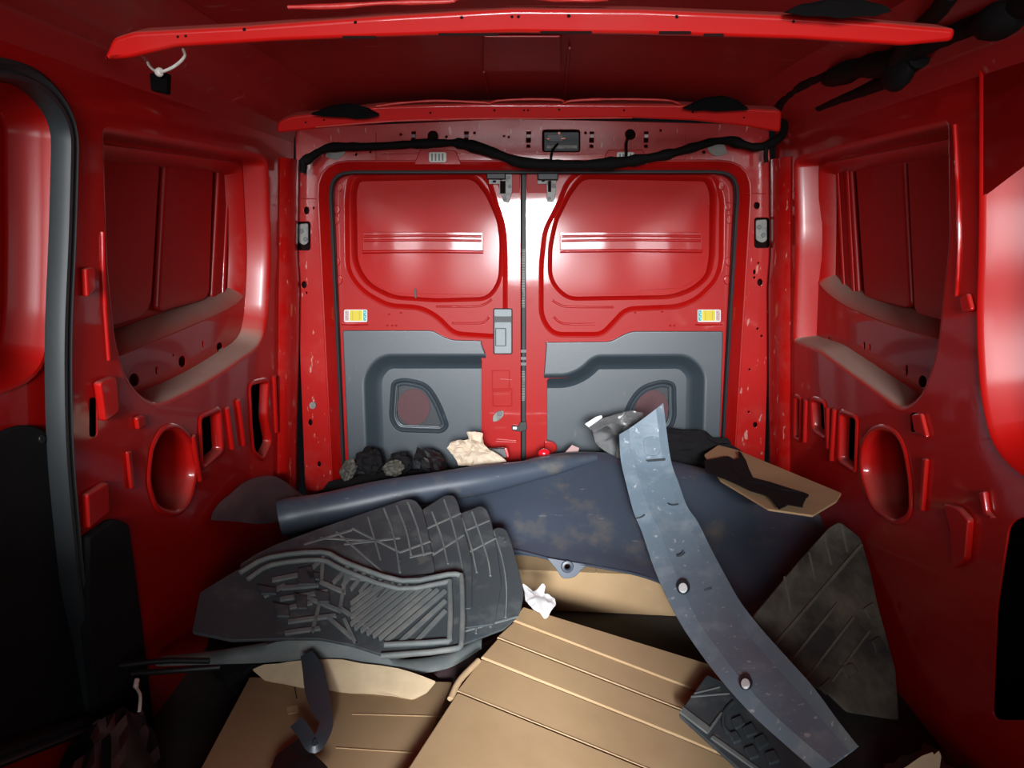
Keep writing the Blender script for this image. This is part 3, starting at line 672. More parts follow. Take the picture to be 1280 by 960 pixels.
# door details
for D, q in ((door1, [(617, 212), (650, 209), (650, 272), (633, 274), (629, 256)]), (door2, [(658, 209), (690, 212), (686, 240), (676, 270), (672, 274), (658, 272)])):
    sheet('tilted_plate', DP, rp(q, 2), (), 0.010, 0.003, -0.006, M['red_door'], D, res=2, fn=lambda u, v: (v-1.16)*0.14)  # plate added and tilted to keep the windscreen's reflection off the upper column
def stick(D, x0, flip):
    S = sheet('label_plate', DP, rect(x0, 387, x0+29, 402.5, 2), (), 0.004, 0.001, 0.006, M['clip'], D)
    cols = [('pale', 1, 6), ('yellow', 7, 23), ('teal', 24, 28)]
    for c, a, b in cols:
        if flip: a, b = 29-b, 29-a
        sheet('label_patch', DP, rect(x0+a, 388, x0+b, 401, 0.6), (), 0.002, 0.0004, 0.0078, M[c], S)
        if c == 'yellow':
            for q in (a+3.2, b-4):
                sheet('label_bar', DP, rect(x0+q, 389, x0+q+1, 400, 0.2), (), 0.001, 0.0002, 0.0086, M['yellow_dark'], S)
        else:
            for k, (dx, dy) in enumerate(((1.2, 2), (2.3, 4.5), (1.2, 7.5), (2.2, 10))):
                sheet('label_mark', DP, rect(x0+a+dx, 388+dy, x0+a+dx+1.3, 388+dy+1, 0.1), (), 0.001, 0.0002, 0.0086, M['greybit' if c == 'pale' else 'clip'], S)
    line('label_ledge', DP, [(x0-3, 405.6), (x0+14, 406.2), (x0+31, 405.6)], 0.0028, M['red_door'], D, 0.001)
stick(door1, 430, False); stick(door2, 872, True)
# small pressed bosses down the hinge edges
for D, L in ((door1, [(424, 234), (421, 262), (420, 275), (421, 327), (424, 350), (486, 393), (501, 391), (484, 407), (490, 407), (495, 407)]), (door2, [(902, 232), (910, 258), (912, 274), (911, 327), (909, 350), (838, 407), (843, 407), (794, 391), (828, 390)])):
    for i, (x, y) in enumerate(L):
        big = y < 360
        sheet('pressed_boss', DP, circ(x, y, 4 if big else 1.6, 6 if big else 1.2, 10), (), 0.006, 0.003, 0.005 if big else 0.003, M['red_door'], D, res=2)
for D, L in ((door1, [[(545, 383), (592, 383), (606, 380), (615, 374)], [(565, 404), (592, 404), (604, 403), (612, 396)]]), (door2, [[(690, 375), (698, 380), (712, 383.5), (767, 384)], [(692, 396), (700, 403), (712, 405), (744, 405)]])):
    for pts in L: line('pressed_swage', DP, pts, 0.004, M['red_door'], D, -0.011, 4, 8)
# latch handle of the left door
H = sheet('latch_handle', DP, rect(616.5, 385.5, 640.5, 443, 2.5), (), 0.010, 0.003, 0.010, M['black'], door1, res=2)
sheet('handle_top', DP, rect(617.6, 386.5, 639.6, 396, 2), (), 0.008, 0.002, 0.016, M['handle'], H, res=2)
sheet('handle_body', DP, rect(618, 402.5, 639.4, 442, 2), [rect(619, 410.5, 632.4, 432.5, 1)], 0.008, 0.002, 0.016, M['handle'], H, res=2)
sheet('handle_lever', DP, rect(620, 411, 631.6, 432, 0.8), (), 0.008, 0.001, 0.015, M['handle'], H, res=2)
# upper latches
for D, a, b, y1, mx in ((door1, 608, 632, 224, 1), (door2, 672, 698, 225, 1)):
    K = sheet('upper_latch', DP, rect(a, 205, b, y1, 2), (), 0.03, 0.004, 0.040, M['black'], D, res=2)
    sheet('latch_cover', DP, rect(a, 205.5, b-1, 210, 1), (), 0.006, 0.001, 0.045, M['greybit'], K)
for D, poly, bolts, slot in ((door1, [(611, 224), (623, 224), (627, 226), (632, 214), (640, 215), (640, 240), (636, 253), (629, 252), (628, 246), (624, 241), (624, 230), (611, 230)], [(636, 222), (637, 233), (631, 248)], (625, 226, 632, 242)),
                             (door2, [(672, 223), (682, 223), (684, 224), (695, 224), (695, 240), (692, 252), (684, 252), (683, 230), (672, 230)], [(692, 233), (687, 248)], (685, 226, 689, 240))):
    B = sheet('latch_bracket', DP, rp(poly, 1), (), 0.006, 0.001, 0.018, M['steel'], D)
    sheet('bracket_slot_shade', DP, rect(*slot, 0.5), (), 0.002, 0.0004, 0.0192, M['void'], B)  # dark plates paint the shade in the bracket's slot and hole
    for x, y in bolts: sheet('bolt', DP, circ(x, y, 2.2, 2.2, 8), (), 0.004, 0.001, 0.0205, M['greybit'], B)
    x0, y0 = poly[0]; sheet('bracket_hole_shade', DP, rect(x0+5, y0+1.6, x0+9, y0+4.2), (), 0.001, 0.0002, 0.0188, M['void'], B)
# centre column pressings and fittings
for q in (rect(615, 463, 637, 489, 1), rp([(616, 486), (640, 486), (640, 508), (616, 508)], 1)):
    flange('pressed_frame', DP, q, [(-0.001, 0.0), (0.000, 0.002), (0.002, 0.002), (0.003, 0.0)], M['red_door'], door1)
for (a, b) in (((616, 493), (637, 492)), ((621, 549), (645, 551)), ((620, 552), (645, 553)), ((626, 474), (640, 475))):
    line('pressed_line', DP, [a, b], 0.0022, M['sealant'], door1, 0.0, 1)
g = sheet('grey_grommet', DP, rp([(616, 520), (622, 514), (629, 513), (630, 519), (624, 526), (616, 528)], 3), (), 0.006, 0.002, 0.006, M['steel'], door1, res=2)
sheet('grommet_stud', DP, circ(624.5, 517, 3.4), (), 0.006, 0.002, 0.011, M['greybit'], g)
c_ = sheet('lower_catch', DP, rp([(640, 532), (648, 533), (650, 528), (658, 527), (659, 537), (651, 540), (640, 538)], 1), (), 0.012, 0.002, 0.014, M['black'], door1)
sheet('catch_tongue', DP, rect(641, 533.6, 646, 536.6, 0.5), (), 0.003, 0.0006, 0.016, M['clip'], c_)
sheet('black_strip', DP, rp([(517.6, 361), (520.2, 361), (521, 380), (519, 380.5)], 0.5), (), 0.002, 0.0005, -0.020, M['black'], door1)
sheet('pressed_foot', DP, rp([(680, 551), (692, 552, 6), (698, 560, 6), (692, 568, 4), (680, 569)], 2), (), 0.010, 0.004, 0.016, M['red_door'], door2, res=2)
sheet('dark_scuff', DP, rp([(872, 266), (880, 262), (881, 267), (875, 269)], 1), (), 0.001, 0.0003, -0.0415, M['void'], door2)
# centre seal between the doors, with its toothed strip
cs = struct(sheet('trim_1', DP, rect(651.5, 200, 657.5, 640, 1), (), 0.02, 0.004, 0.004, M['rubber'], None, res=2), 'black rubber seal running down the gap between the rear doors')
u0, v0 = DP.uv(654.5, 300, 0.006); u1, v1 = DP.uv(654.5, 392, 0.006)
for (ya, yb, st) in ((312, 384, 2.1), (464, 500, 2.1)):
    y = ya
    while y < yb:
        sheet('seal_tooth', DP, rect(652.4, y, 656.4, y+1.0), (), 0.003, 0.0004, 0.0065, M['steel'], cs); y += st
for y in (437, 446, 453): sheet('seal_clip', DP, rect(651, y, 658, y+4, 0.6), (), 0.006, 0.001, 0.010, M['greybit'], cs)

# ---- sliding door on the left, seen past its rubber seal
SD = Plane((-0.845, 0, 0.4), (0, 1, 0), (0.0706, 0, 1))
pk = rp([(-220, 60), (40, 105, 30), (64, 150, 30), (64, 300, 40), (62, 400, 40), (52, 470, 40), (-20, 500, 40), (-220, 540)], 20)
d3 = struct(sheet('door_3', SD, [(0.2, -0.4), (1.40, -0.4), (1.40, 0.96), (0.2, 0.96)], [SD.px(pk)], 0.005, 0.002, 0, M['red'], None, uvc=True, res=2), 'red sliding side door with black lower trim')
flange('recess_flange', SD, pk, [(-0.003, -0.001), (0.0, 0.004), (0.006, 0.003), (0.012, -0.008), (0.016, -0.014), (0.032, -0.050), (0.037, -0.054), (0.06, -0.056)], M['red_soft'], d3)
sheet('outer_skin', SD, rect(0.2, -0.2, 1.38, 0.96), (), 0.003, 0.0005, -0.054, M['red'], d3, uvc=True)
t3 = sheet('door_trim', SD, rp([(-220, 600), (-60, 566, 20), (30, 530, 20), (58, 536, 12), (66, 560, 10), (74, 640), (90, 770), (112, 900), (-220, 1010)], 4), (), 0.012, 0.004, 0.014, M['cabtrim'], d3, res=2)
sheet('trim_button', SD, circ(54, 549, 4, 5), (), 0.004, 0.0015, 0.017, M['black'], t3, res=2)
sl = [WL.pt(*p, -0.006) for p in off(door_hole_uv, 0.010)]
def seal_rows(prof):
    rows = []
    for ins, w in prof: rows.append([WL.pt(*p, w) for p in off(door_hole_uv, ins)])
    return rows
n = len(door_hole_uv)
R_ = seal_rows([(-0.012, 0.001), (-0.010, 0.010), (-0.004, 0.013), (0.000, 0.008), (0.004, 0.006), (0.009, 0.013), (0.016, 0.012), (0.020, 0.002), (0.018, -0.02)])
tr2 = mesh_obj('trim_2', [p for r in R_ for p in r], [(k*n+i, k*n+(i+1) % n, (k+1)*n+(i+1) % n, (k+1)*n+i) for k in range(len(R_)-1) for i in range(n)], M['rubber'], ang=60)
struct(tr2, 'black double-lipped rubber seal round the sliding door opening')
# black sill moulding, its lower length standing in for shade down to the floor
tr3 = struct(sheet('trim_3', WL, rp([(112, 672, 4), (146, 648, 6), (162, 655, 6), (176, 760), (200, 960), (132, 960), (112, 780)], 3), (), 0.02, 0.004, 0.02, M['cabtrim'], None, res=2), 'black plastic sill moulding at the foot of the left post, lengthened as painted shade')
# ================================================================== THINGS LYING IN THE LOAD SPACE
def thing(name, label, cat_, loc, group=None): return tag(empty(name, loc), label, cat_, group)
random.seed(4)
# ---- cartons
def carton(name, label, x0, y0, x1, y1, z1, rot=0.0, z0=0.001, flap_seam=True):
    t = thing(name, label, 'box', ((x0+x1)/2, (y0+y1)/2, z0))
    c = Vector(((x0+x1)/2, (y0+y1)/2, 0)); R_ = Matrix.Rotation(rot, 3, 'Z')
    P_ = [c+R_ @ (Vector((x, y, 0))-c) for x, y in ((x0, y0), (x1, y0), (x1, y1), (x0, y1))]
    slab('carton_body', [p+Vector((0, 0, z1)) for p in P_], (0, 0, -(z1-z0)), M['card'], t, 0.003)
    if flap_seam:
        a = (P_[0]+P_[1])/2; b = (P_[2]+P_[3])/2
        tube('flap_seam', [a+Vector((0, 0, z1+.0005)), b+Vector((0, 0, z1+.0005))], 0.0016, M['card_edge'], t, n=5, sub=1)
    return t
cb = carton('cardboard_box', 'closed cardboard box half hidden under the dark plastic wheel arch liner', -0.04, 2.04, 0.48, 2.30, 0.125, -0.08)
# scuffs of torn liner paper on the face of that box
bfp = Plane((0.23, 2.04, 0.1), (math.cos(-.08), math.sin(-.08), 0), (0, 0, 1))
for x, y, sx, sy in ((762, 756, 5, 2), (788, 760, 3, 2), (820, 738, 4, 2)):
    sheet('paper_scuff', bfp, rp([(x-sx, y-sy), (x+sx, y-sy*.4), (x+sx*.6, y+sy), (x-sx*.4, y+sy*.6)], 1), (), .0012, .0003, .0012, M['card_edge'], cb)

# large flattened carton with long creases, leaning down to the right
MC = plane3(at(654, 757, z=0.195), at(515, 962, z=0.185), at(878, 826, z=0.10))
mc = thing('flattened_carton', 'large flattened brown carton with long parallel creases in the middle', 'carton', tuple(MC.pt(*MC.uv(690, 880), -0.02)))
edges_far = [(654, 756), (878, 826), (1010, 870)]
cr = [((654, 757), (878, 826), (1010, 868)), ((642, 776), (870, 863), (1010, 915)), ((622, 797), (862, 891), (1010, 950)), ((602, 822), (850, 921), (1010, 990)), ((572, 864), (800, 957), (1010, 1045)), ((430, 1085), (640, 1180), (1010, 1330))]
drop = [0, 0.002, -0.003, 0.002, 0.0]
for k in range(5):
    a0, a1, a2 = cr[k]; b0, b1, b2 = cr[k+1]
    w = (0.004, -0.001, 0.003, 0.0, 0.004)[k]
    g = 1.4
    sheet('carton_panel', MC, rp([(a0[0], a0[1]+g), (a1[0], a1[1]+g), (a2[0], a2[1]+g), (b2[0], b2[1]-g), (b1[0], b1[1]-g), (b0[0], b0[1]-g)], 1.5), (), 0.007, 0.0022, w, M['card'], mc, res=2)
    if k: tube('crease_edge', [MC.pt(*MC.uv(*p, -0.001), -0.0015) for p in cr[k]], 0.0028, M['card_edge'], mc, n=6)
# its second layer underneath
sheet('lower_layer', MC, rp([(660, 766), (1010, 880), (1010, 1320), (440, 1090)], 3), (), 0.006, 0.002, -0.009, M['card'], mc)
# carton carrying it
# left carton with a torn pale flap
LC = Plane((0, 0, 0.135), (1, 0, 0), (0, 1, 0))
lp = [(312, 846), (565, 852), (520, 962), (470, 1050), (215, 1050), (250, 962)]
lc = thing('cardboard_box', 'low brown cardboard box at the bottom left with a torn pale flap', 'box', tuple(LC.pt(*LC.uv(400, 930), -0.134)))
slab('carton_body', [LC.pt(*LC.uv(*p)) for p in lp], (0, 0, -0.134), M['card'], lc, 0.003)
for q in (((440, 893), (560, 896)), ((420, 935), (530, 942))):
    tube('crease_edge', [LC.pt(*LC.uv(*p), 0.0003) for p in q], 0.0015, M['card_edge'] if 0 else M['card'], lc, n=5, sub=1)
FLP = plane3(at(320, 850, z=0.137), at(540, 872, z=0.137), at(430, 826, z=0.170))
crumple('torn_flap', FLP, rp([(317, 838), (332, 832), (380, 826), (430, 826), (500, 836), (545, 853), (534, 866), (516, 874), (480, 870), (440, 866), (400, 863), (372, 858), (330, 852)], 2), 0.0015, 5, M['card_pale'], lc, 0.003, freq=9, cuts=2, w=0.003)
tube('ink_mark', [LC.pt(*LC.uv(*p), 0.0006) for p in ((368, 855), (369, 862), (371, 873))], 0.0012, M['black'], lc, n=5)
sheet('worn_spot', LC, rp([(358, 884), (372, 881), (374, 890), (360, 893)], 2), (), 0.0008, 0.0002, 0.0009, M['card_edge'], lc)

# ---- dark wheel arch liner
ln = thing('wheel_arch_liner', 'large blue-black plastic wheel arch liner lying across the load', 'car part', tuple(at(800, 690, z=0.19)))
net = [
    [at(395, 648, y=2.25), at(560, 612, y=2.36), at(690, 575, y=2.435), at(800, 576, y=2.435), at(890, 596, y=2.385), at(970, 628, y=2.30), at(1058, 662, y=2.15)],
    [at(392, 640, y=2.20), at(560, 606, y=2.32), at(690, 568, y=2.40), at(800, 569, y=2.40), at(890, 588, y=2.35), at(970, 620, y=2.26), at(1056, 655, y=2.12)],
    [at(405, 660, y=2.14), at(560, 625, y=2.24), at(690, 588, y=2.32), at(800, 585, y=2.32), at(890, 606, y=2.27), at(970, 640, y=2.18), at(1058, 690, y=2.06)],
    [at(460, 700, y=2.06), at(590, 655, y=2.14), at(690, 628, y=2.20), at(800, 632, y=2.20), at(890, 660, y=2.15), at(965, 700, y=2.00), at(1050, 760, y=1.84)],
    [at(500, 705, y=2.00), at(610, 682, y=2.07), at(690, 672, y=2.09), at(800, 688, y=2.07), at(890, 722, y=1.98), at(955, 760, y=1.83), at(1030, 810, y=1.68)],
    [at(520, 712, y=1.97), at(625, 694, y=2.02), at(690, 698, y=2.01), at(800, 718, y=1.98), at(880, 752, y=1.88), at(930, 782, y=1.74), at(990, 825, y=1.61)],
]
def dent(p, s, t):
    return p+Vector((0, 0, 0.006*noise.noise(p*6)))
surf('liner_shell', net, M['liner'], ln, 6, 6, 0.003, dent)
# turned edge along the front
tube('front_edge', [at(x, y, y=d) for x, y, d in ((600, 694, 2.03), (640, 688, 2.035), (690, 699, 2.005), (745, 708, 1.995), (800, 719, 1.975), (850, 738, 1.94), (885, 756, 1.91))], 0.007, M['liner'], ln, n=8, sq=0.5)
# rolled ridge on the left that tapers into the shell
tube('rolled_ridge', [at(x, y, y=d) for x, y, d in ((350, 648, 2.10), (382, 641, 2.12), (440, 630, 2.16), (520, 613, 2.20), (590, 602, 2.24), (650, 591, 2.28), (700, 580, 2.32), (745, 572, 2.36))], lambda s: 0.052*(1-s**3*0.75)*(1+0.05*math.sin(s*24)), M['liner'], ln, n=18, sub=6)
tab = plane3(at(690, 700, y=1.995), at(728, 706, y=1.995), at(708, 722, y=1.985))
tb = sheet('mounting_tab', tab, rp([(683, 697, 3), (736, 706, 3), (727, 712, 5), (719, 722, 8), (703, 724, 8), (697, 714, 5)], 3), [circ(709, 708, 3.4)], 0.005, 0.0015, 0.003, M['liner'], ln, res=2)
flange('tab_boss', tab, circ(709, 708, 3.4), [(-0.010, 0.003), (-0.008, 0.008), (-0.002, 0.009), (0.0, 0.004)], M['liner'], tb)
for q, d in ((((600, 652), (650, 636), (716, 640)), 0), ):
    pass
# maroon domed cover at the far left
mrn = [[at(265, 650, y=1.84), at(295, 652, y=1.95), at(325, 655, y=2.06), at(352, 652, y=2.20)],
       [at(270, 635, y=1.88), at(303, 622, y=2.00), at(338, 616, y=2.14), at(372, 626, y=2.28)],
       [at(284, 622, y=1.95), at(310, 600, y=2.08), at(345, 596, y=2.22), at(380, 620, y=2.36)],
       [at(292, 640, y=2.0), at(312, 612, y=2.14), at(347, 608, y=2.28), at(378, 630, y=2.40)]]
tag(surf('wheel_arch_cover', mrn, M['maroon'], None, 6, 6, 0.004), 'dusty maroon domed plastic cover by the left wall opening', 'car part')

# ---- grey-blue wheel arch trim (flare)
fl = thing('wheel_arch_trim', 'long curved grey-blue plastic wheel arch trim with two white clips', 'car part', tuple(at(930, 850, z=0.14)))
st = [((774, 543), (786, 536), (820, 511), (829, 504), 2.20), ((776, 575), (792, 575), (828, 574), (838, 572), 2.145), ((783, 606), (801, 606), (838, 604), (848, 603), 2.080), ((792, 640), (812, 639), (848, 636), (859, 633), 2.005),
      ((802, 664), (824, 662), (861, 657), (872, 652), 1.950), ((815, 703), (838, 700), (877, 694), (889, 686), 1.855), ((830, 739), (853, 735), (894, 728), (907, 720), 1.750), ((850, 778), (871, 773), (913, 763), (926, 753), 1.635),
      ((874, 814), (895, 808), (938, 796), (951, 785), 1.520), ((903, 852), (923, 845), (968, 831), (982, 820), 1.400), ((940, 893), (959, 885), (1002, 869), (1016, 858), 1.295), ((985, 934), (1003, 925), (1036, 909), (1047, 900), 1.200), ((1022, 966), (1040, 956), (1062, 940), (1072, 932), 1.130)]
rows = []
for a, b, c, d, y in st:
    A_ = at(*a, y=y+.004); B_ = at(*b, y=y-.004); C_ = at(*c, y=y+0.008); D_ = at(*d, y=y-.004)
    A0 = A_+Vector((0.004, 0.022, -0.012)); D0 = D_+Vector((0.0, 0.028, -0.018))
    mid = (B_*2+C_)/3+Vector((0, 0.002, -0.002)); mid2 = (B_+C_*2)/3+Vector((0, 0.002, -0.002))
    rows.append([A0, A_, B_, mid, mid2, C_, D_, D0])
cols = [cat([r[i] for r in rows], 5) for i in range(8)]
rows2 = [[cols[i][k] for i in range(8)] for k in range(len(cols[0]))]
loft('trim_strip', rows2, M['flare'], fl, thick=0.003, ang=9)
def flare_plane(x, y, d): 
    p = at(x, y, y=d); return plane3(p, at(x+20, y-6, y=d+0.002), at(x+14, y+22, y=d-0.055))
for x, y, d in ((854, 734, 1.745), (932, 853, 1.375)):
    fp = flare_plane(x, y, d)
    w = 0.010
    k = sheet('clip_seat', fp, circ(x, y-1, 8.5, 9), (), 0.004, 0.001, w, M['trim_dark'], fl)
    sheet('white_clip', fp, circ(x-0.5, y, 5.6, 6), (), 0.006, 0.0025, w+0.005, M['clip'], k, res=2)
for pts, d in ((((786, 600), (792, 600), (800, 602)), 2.12), (((795, 648), (802, 646), (806, 643)), 2.0), (((846, 695), (852, 694), (856, 690)), 1.855), (((880, 738), (886, 736), (890, 735)), 1.745), (((864, 797), (870, 795), (873, 791)), 1.61), (((835, 629), (840, 631), (848, 630)), 2.03)):
    tube('cut_mark', [at(x, y, y=d-0.010) for x, y in pts], 0.0022, M['trim_dark'], fl, n=5, sub=2)
# moulded recesses at its upper end
fe = plane3(at(790, 560, y=2.182), at(830, 556, y=2.184), at(800, 585, y=2.150))
sheet('end_step', fe, rp([(780, 577), (836, 572), (836, 575), (780, 580)], .5), (), 0.003, 0.0005, 0.014, M['trim_dark'], fl)
for q in (rp([(786, 545), (800, 536), (806, 541), (794, 556), (786, 556)], 2), rp([(802, 534), (818, 520), (822, 526), (812, 541), (806, 538)], 2), rp([(804, 549), (822, 538), (828, 560), (822, 570), (806, 568)], 4), rp([(784, 562), (796, 558), (800, 572), (784, 574)], 3)):
    sheet('end_rib', fe, q, (), 0.008, 0.0025, 0.017, M['flare'], fl, res=2)

# ---- floor mats in a fanned heap
MP = plane3(at(519, 627, z=0.345), at(648, 765, z=0.215), at(400, 812, z=0.205))
def mat_thing(name, label, outline, w, grp='rubber floor mats heaped on the left', th=0.006):
    t = thing(name, label, 'floor mat', tuple(MP.pt(*MP.uv(*outline[0]), w-0.01)), grp)
    sheet('mat_base', MP, rp(outline, 3), (), th, 0.002, w, M['mat'], t, res=2)
    return t
def rib(t, pts, w, wd=1.6, h=0.004, m='mat_rib', nm='rib'):
    (x0, y0), (x1, y1) = pts; d = Vector((x1-x0, y1-y0)).normalized(); nx, ny = -d.y*wd, d.x*wd
    sheet(nm, MP, [(x0+nx, y0+ny), (x1+nx, y1+ny), (x1-nx, y1-ny), (x0-nx, y0-ny)], (), h, 0.0012, w+h*0.6, M[m], t)
def ribs(t, path, w, wd=1.4, h=0.004, m='mat_rib', nm='rib'):
    tube(nm, [MP.pt(*MP.uv(x, y, w), w) for x, y in path], h, M[m], t, n=6, sub=4, sq=1)
D_ = mat_thing('floor_mat', 'lowest black rubber floor mat of the fanned heap, rounded edge beside white tissue', [(560, 690), (600, 665), (616, 662), (622, 659, 5), (633, 661, 8), (640, 680, 12), (650, 718, 8), (655, 742, 8), (650, 768, 10), (630, 786), (577, 806), (540, 800)], 0.0)
for p in (((588, 760), (592, 690)), ): pass
for path in (((617, 664), (628, 700), (633, 735), (632, 772)), ((602, 690), (613, 725), (615, 750), (613, 784)), ((588, 690), (596, 725), (597, 755), (595, 792))):
    ribs(D_, path, 0.001, h=0.003)
rib(D_, ((575, 790), (648, 770)), 0.0, 1.2, 0.003)
for x, y in ((629, 671), (631, 676), (625, 670)): sheet('stud', MP, circ(x, y, 1.6), (), 0.003, 0.001, 0.003, M['mat'], D_)
C2 = mat_thing('floor_mat', 'black rubber floor mat third from the top of the fanned heap', [(540, 660), (577, 641), (601, 632, 4), (608, 636, 4), (614, 650), (622, 690), (627, 730), (618, 780), (540, 790)], 0.011)
for path in (((590, 640), (600, 668), (610, 700), (613, 720)), ((577, 648), (588, 680), (596, 716)), ): ribs(C2, path, 0.012, h=0.003)
for p in (((579, 664), (612, 650)), ((582, 692), (620, 672))): rib(C2, p, 0.011, 1.0, 0.003)
B2 = mat_thing('floor_mat', 'black rubber floor mat second from the top of the fanned heap', [(470, 690), (529, 636), (556, 619, 4), (568, 619, 5), (573, 630), (580, 660), (590, 700), (590, 760), (480, 770)], 0.022)
for path in (((555, 625), (564, 650), (572, 680), (579, 716)), ((540, 640), (552, 672), (560, 705))): ribs(B2, path, 0.023, h=0.003)
for p in (((534, 660), (576, 641)), ((540, 694), (580, 668)), ((500, 712), (542, 690))): rib(B2, p, 0.022, 1.1, 0.003)
A2 = mat_thing('floor_mat', 'black rubber floor mat with diamond ribs, uppermost of the fanned flat mats', [(300, 705), (320, 692), (345, 680), (400, 660), (470, 636), (506, 624, 4), (518, 624, 6), (527, 634, 6), (533, 655), (540, 690), (544, 714), (480, 730), (300, 760)], 0.033)
for path in (((480, 636), (490, 662), (496, 690), (500, 716)), ((496, 632), (508, 664), (514, 694)), ((510, 628), (522, 660), (530, 694))): ribs(A2, path, 0.034, h=0.003)
for p in (((430, 680), (500, 672)), ((440, 660), (500, 690)), ((400, 672), (470, 676)), ((380, 680), (440, 662)), ((460, 646), (476, 700)), ((420, 664), (480, 716)), ((500, 690), (538, 676)), ((512, 696), (540, 690))): rib(A2, p, 0.033, 1.2, 0.003)
for x, y in ((486, 650), (488, 664), (494, 676), (502, 645), (512, 660), (520, 672), (500, 700)): sheet('stud', MP, circ(x, y, 1.5), (), 0.003, 0.001, 0.036, M['mat'], A2)
# deep tray mat on top, with raised rim and chevron ribs
T_ = mat_thing('tray_mat', 'deep black rubber tray mat with chevron ribs lying on top of the heap', [(296, 712), (335, 694), (402, 688), (432, 700), (500, 722), (560, 715), (576, 716, 5), (581, 722, 5), (581, 796, 8), (566, 810, 8), (490, 822), (440, 806), (400, 798), (350, 798), (290, 800), (240, 790), (250, 740)], 0.045, th=0.008)
for path in (((300, 716), (336, 697), (402, 690), (432, 703), (502, 726), (560, 718), (574, 719), (577, 726), (577, 798), (562, 812), (476, 820)), ((310, 724), (340, 706), (400, 700), (428, 712), (498, 736), (556, 728), (562, 732), (562, 794), (552, 802), (480, 806))):
    tube('raised_rim', [MP.pt(*MP.uv(x, y, 0.05), 0.05) for x, y in path], 0.0065, M['mat_rib'], T_, n=8, sub=3)
# chevron ribs: long diagonals with short returns
for k in range(12):
    x1 = 474+k*9.2; y1 = 726+min(10, k*1.2)
    if x1 > 556: y1 += (x1-556)*1.35; x1 = 557
    L = 1.0
    x0 = x1-62-k*1.5; y0 = y1+46+k*2.0
    if x0 < 438: y0 -= (438-x0)*0.7; x0 = 438
    if y0 > 802: x0 += (y0-802)*1.45; y0 = 802
    if x1-x0 < 14: continue
    rib(T_, ((x1, y1), (x0, y0)), 0.046, 2.6, 0.008)
for k in range(6):
    x = 436+k*10; rib(T_, ((x, 706+k*4.3), (x-20+k, 728+k*4)), 0.046, 2.2, 0.008)
for p in (((435, 703), (424, 766)), ((424, 758), (462, 784)), ((434, 720), (470, 724)), ((404, 694), (402, 724)), ((376, 722), (402, 698)), ((400, 726), (432, 740)), ((352, 734), (398, 730)), ((350, 748), (410, 738)), ((380, 744), (424, 762)), ((344, 762), (390, 752)), ((360, 776), (420, 768)), ((400, 752), (390, 790)), ((340, 724), (380, 716)), ((330, 744), (356, 730)), ((410, 770), (440, 796)), ((356, 790), (400, 784)), ((430, 772), (444, 802))):
    rib(T_, p, 0.046, 2.4, 0.007)
for p in (((380, 712), (400, 724)), ((390, 706), (372, 730)), ((392, 736), (412, 752)), ((366, 740), (384, 760)), ((340, 752), (362, 770)), ((320, 730), (346, 742))):
    sheet('wedge', MP, rp([p[0], (p[1][0], p[0][1]+4), p[1], (p[0][0]+6, p[1][1])], 1), (), 0.008, 0.003, 0.054, M['mat'], T_)
# front wall of the tray, curling up as a pale lip
lipT = [(196, 827), (250, 822), (320, 811), (352, 803), (400, 802), (440, 809), (480, 822), (500, 832), (550, 826), (572, 818), (602, 802)]
lipB = [(196, 833), (250, 831), (320, 829), (352, 827), (400, 827), (440, 833), (480, 842), (500, 846), (550, 838), (572, 830), (602, 811)]
dl = [1.49, 1.50, 1.515, 1.52, 1.525, 1.52, 1.505, 1.495, 1.515, 1.53, 1.57]
rows = [[], [], [], []]
for (x, y), (x2, y2), d in zip(lipT, lipB, dl):
    p = at(x, y, y=d); q = at(x2, y2, y=d-0.006)
    rows[0].append(p+Vector((0, 0.030, -0.004))); rows[1].append(p+Vector((0, 0.004, 0.001))); rows[2].append(p*0.6+q*0.4+Vector((0, -0.006, 0))); rows[3].append(q)
loft('tray_lip', [cat(r, 5) for r in rows], M['mat_rib'], T_, thick=0.003, ang=60)

# ---- dirty mats on the right
RP = plane3(at(1040, 660, z=0.335), at(940, 778, z=0.215), at(1120, 800, z=0.13))
rt = thing('mud_mat', 'dirty ridged rubber mat propped up against the right side of the liner', 'floor mat', tuple(RP.pt(*RP.uv(1060, 800), -0.03)))
sheet('mat_base', RP, rp([(936, 777, 3), (1000, 700), (1037, 659, 4), (1050, 652, 4), (1076, 672, 6), (1088, 712), (1098, 757), (1120, 838), (1124, 900), (1060, 890), (1037, 868), (1000, 848), (952, 806)], 4), (), 0.007, 0.0025, 0, M['mat_dusty'], rt, res=2)
for p, wd, h in ((((968, 807), (1078, 680)), 2.2, 0.010), (((987, 829), (1048, 753)), 1.8, 0.007), (((1009, 848), (1068, 771)), 1.8, 0.007), (((1030, 866), (1088, 788)), 1.8, 0.006), (((981, 720), (990, 766)), 1.3, 0.004), (((1012, 690), (1019, 724)), 1.3, 0.004), (((1031, 670), (1040, 706)), 1.3, 0.004), (((1052, 655), (1060, 690)), 1.3, 0.004)):
    (x0, y0), (x1, y1) = p; d = Vector((x1-x0, y1-y0)).normalized(); nx, ny = -d.y*wd, d.x*wd
    sheet('rib', RP, [(x0+nx, y0+ny), (x1+nx, y1+ny), (x1-nx, y1-ny), (x0-nx, y0-ny)], (), h, 0.0015, h*0.7, M['mud_rib'], rt)
for q in ([(1052, 832), (1066, 828), (1074, 840), (1060, 850)], [(1024, 858), (1038, 846), (1046, 862), (1034, 868)], [(1090, 800), (1100, 794), (1108, 810), (1096, 816)], [(1080, 760), (1092, 752), (1100, 768), (1088, 774)]):
    sheet('tread_block', RP, rp(q, 2), (), 0.010, 0.003, 0.007, M['mat_dusty'], rt)
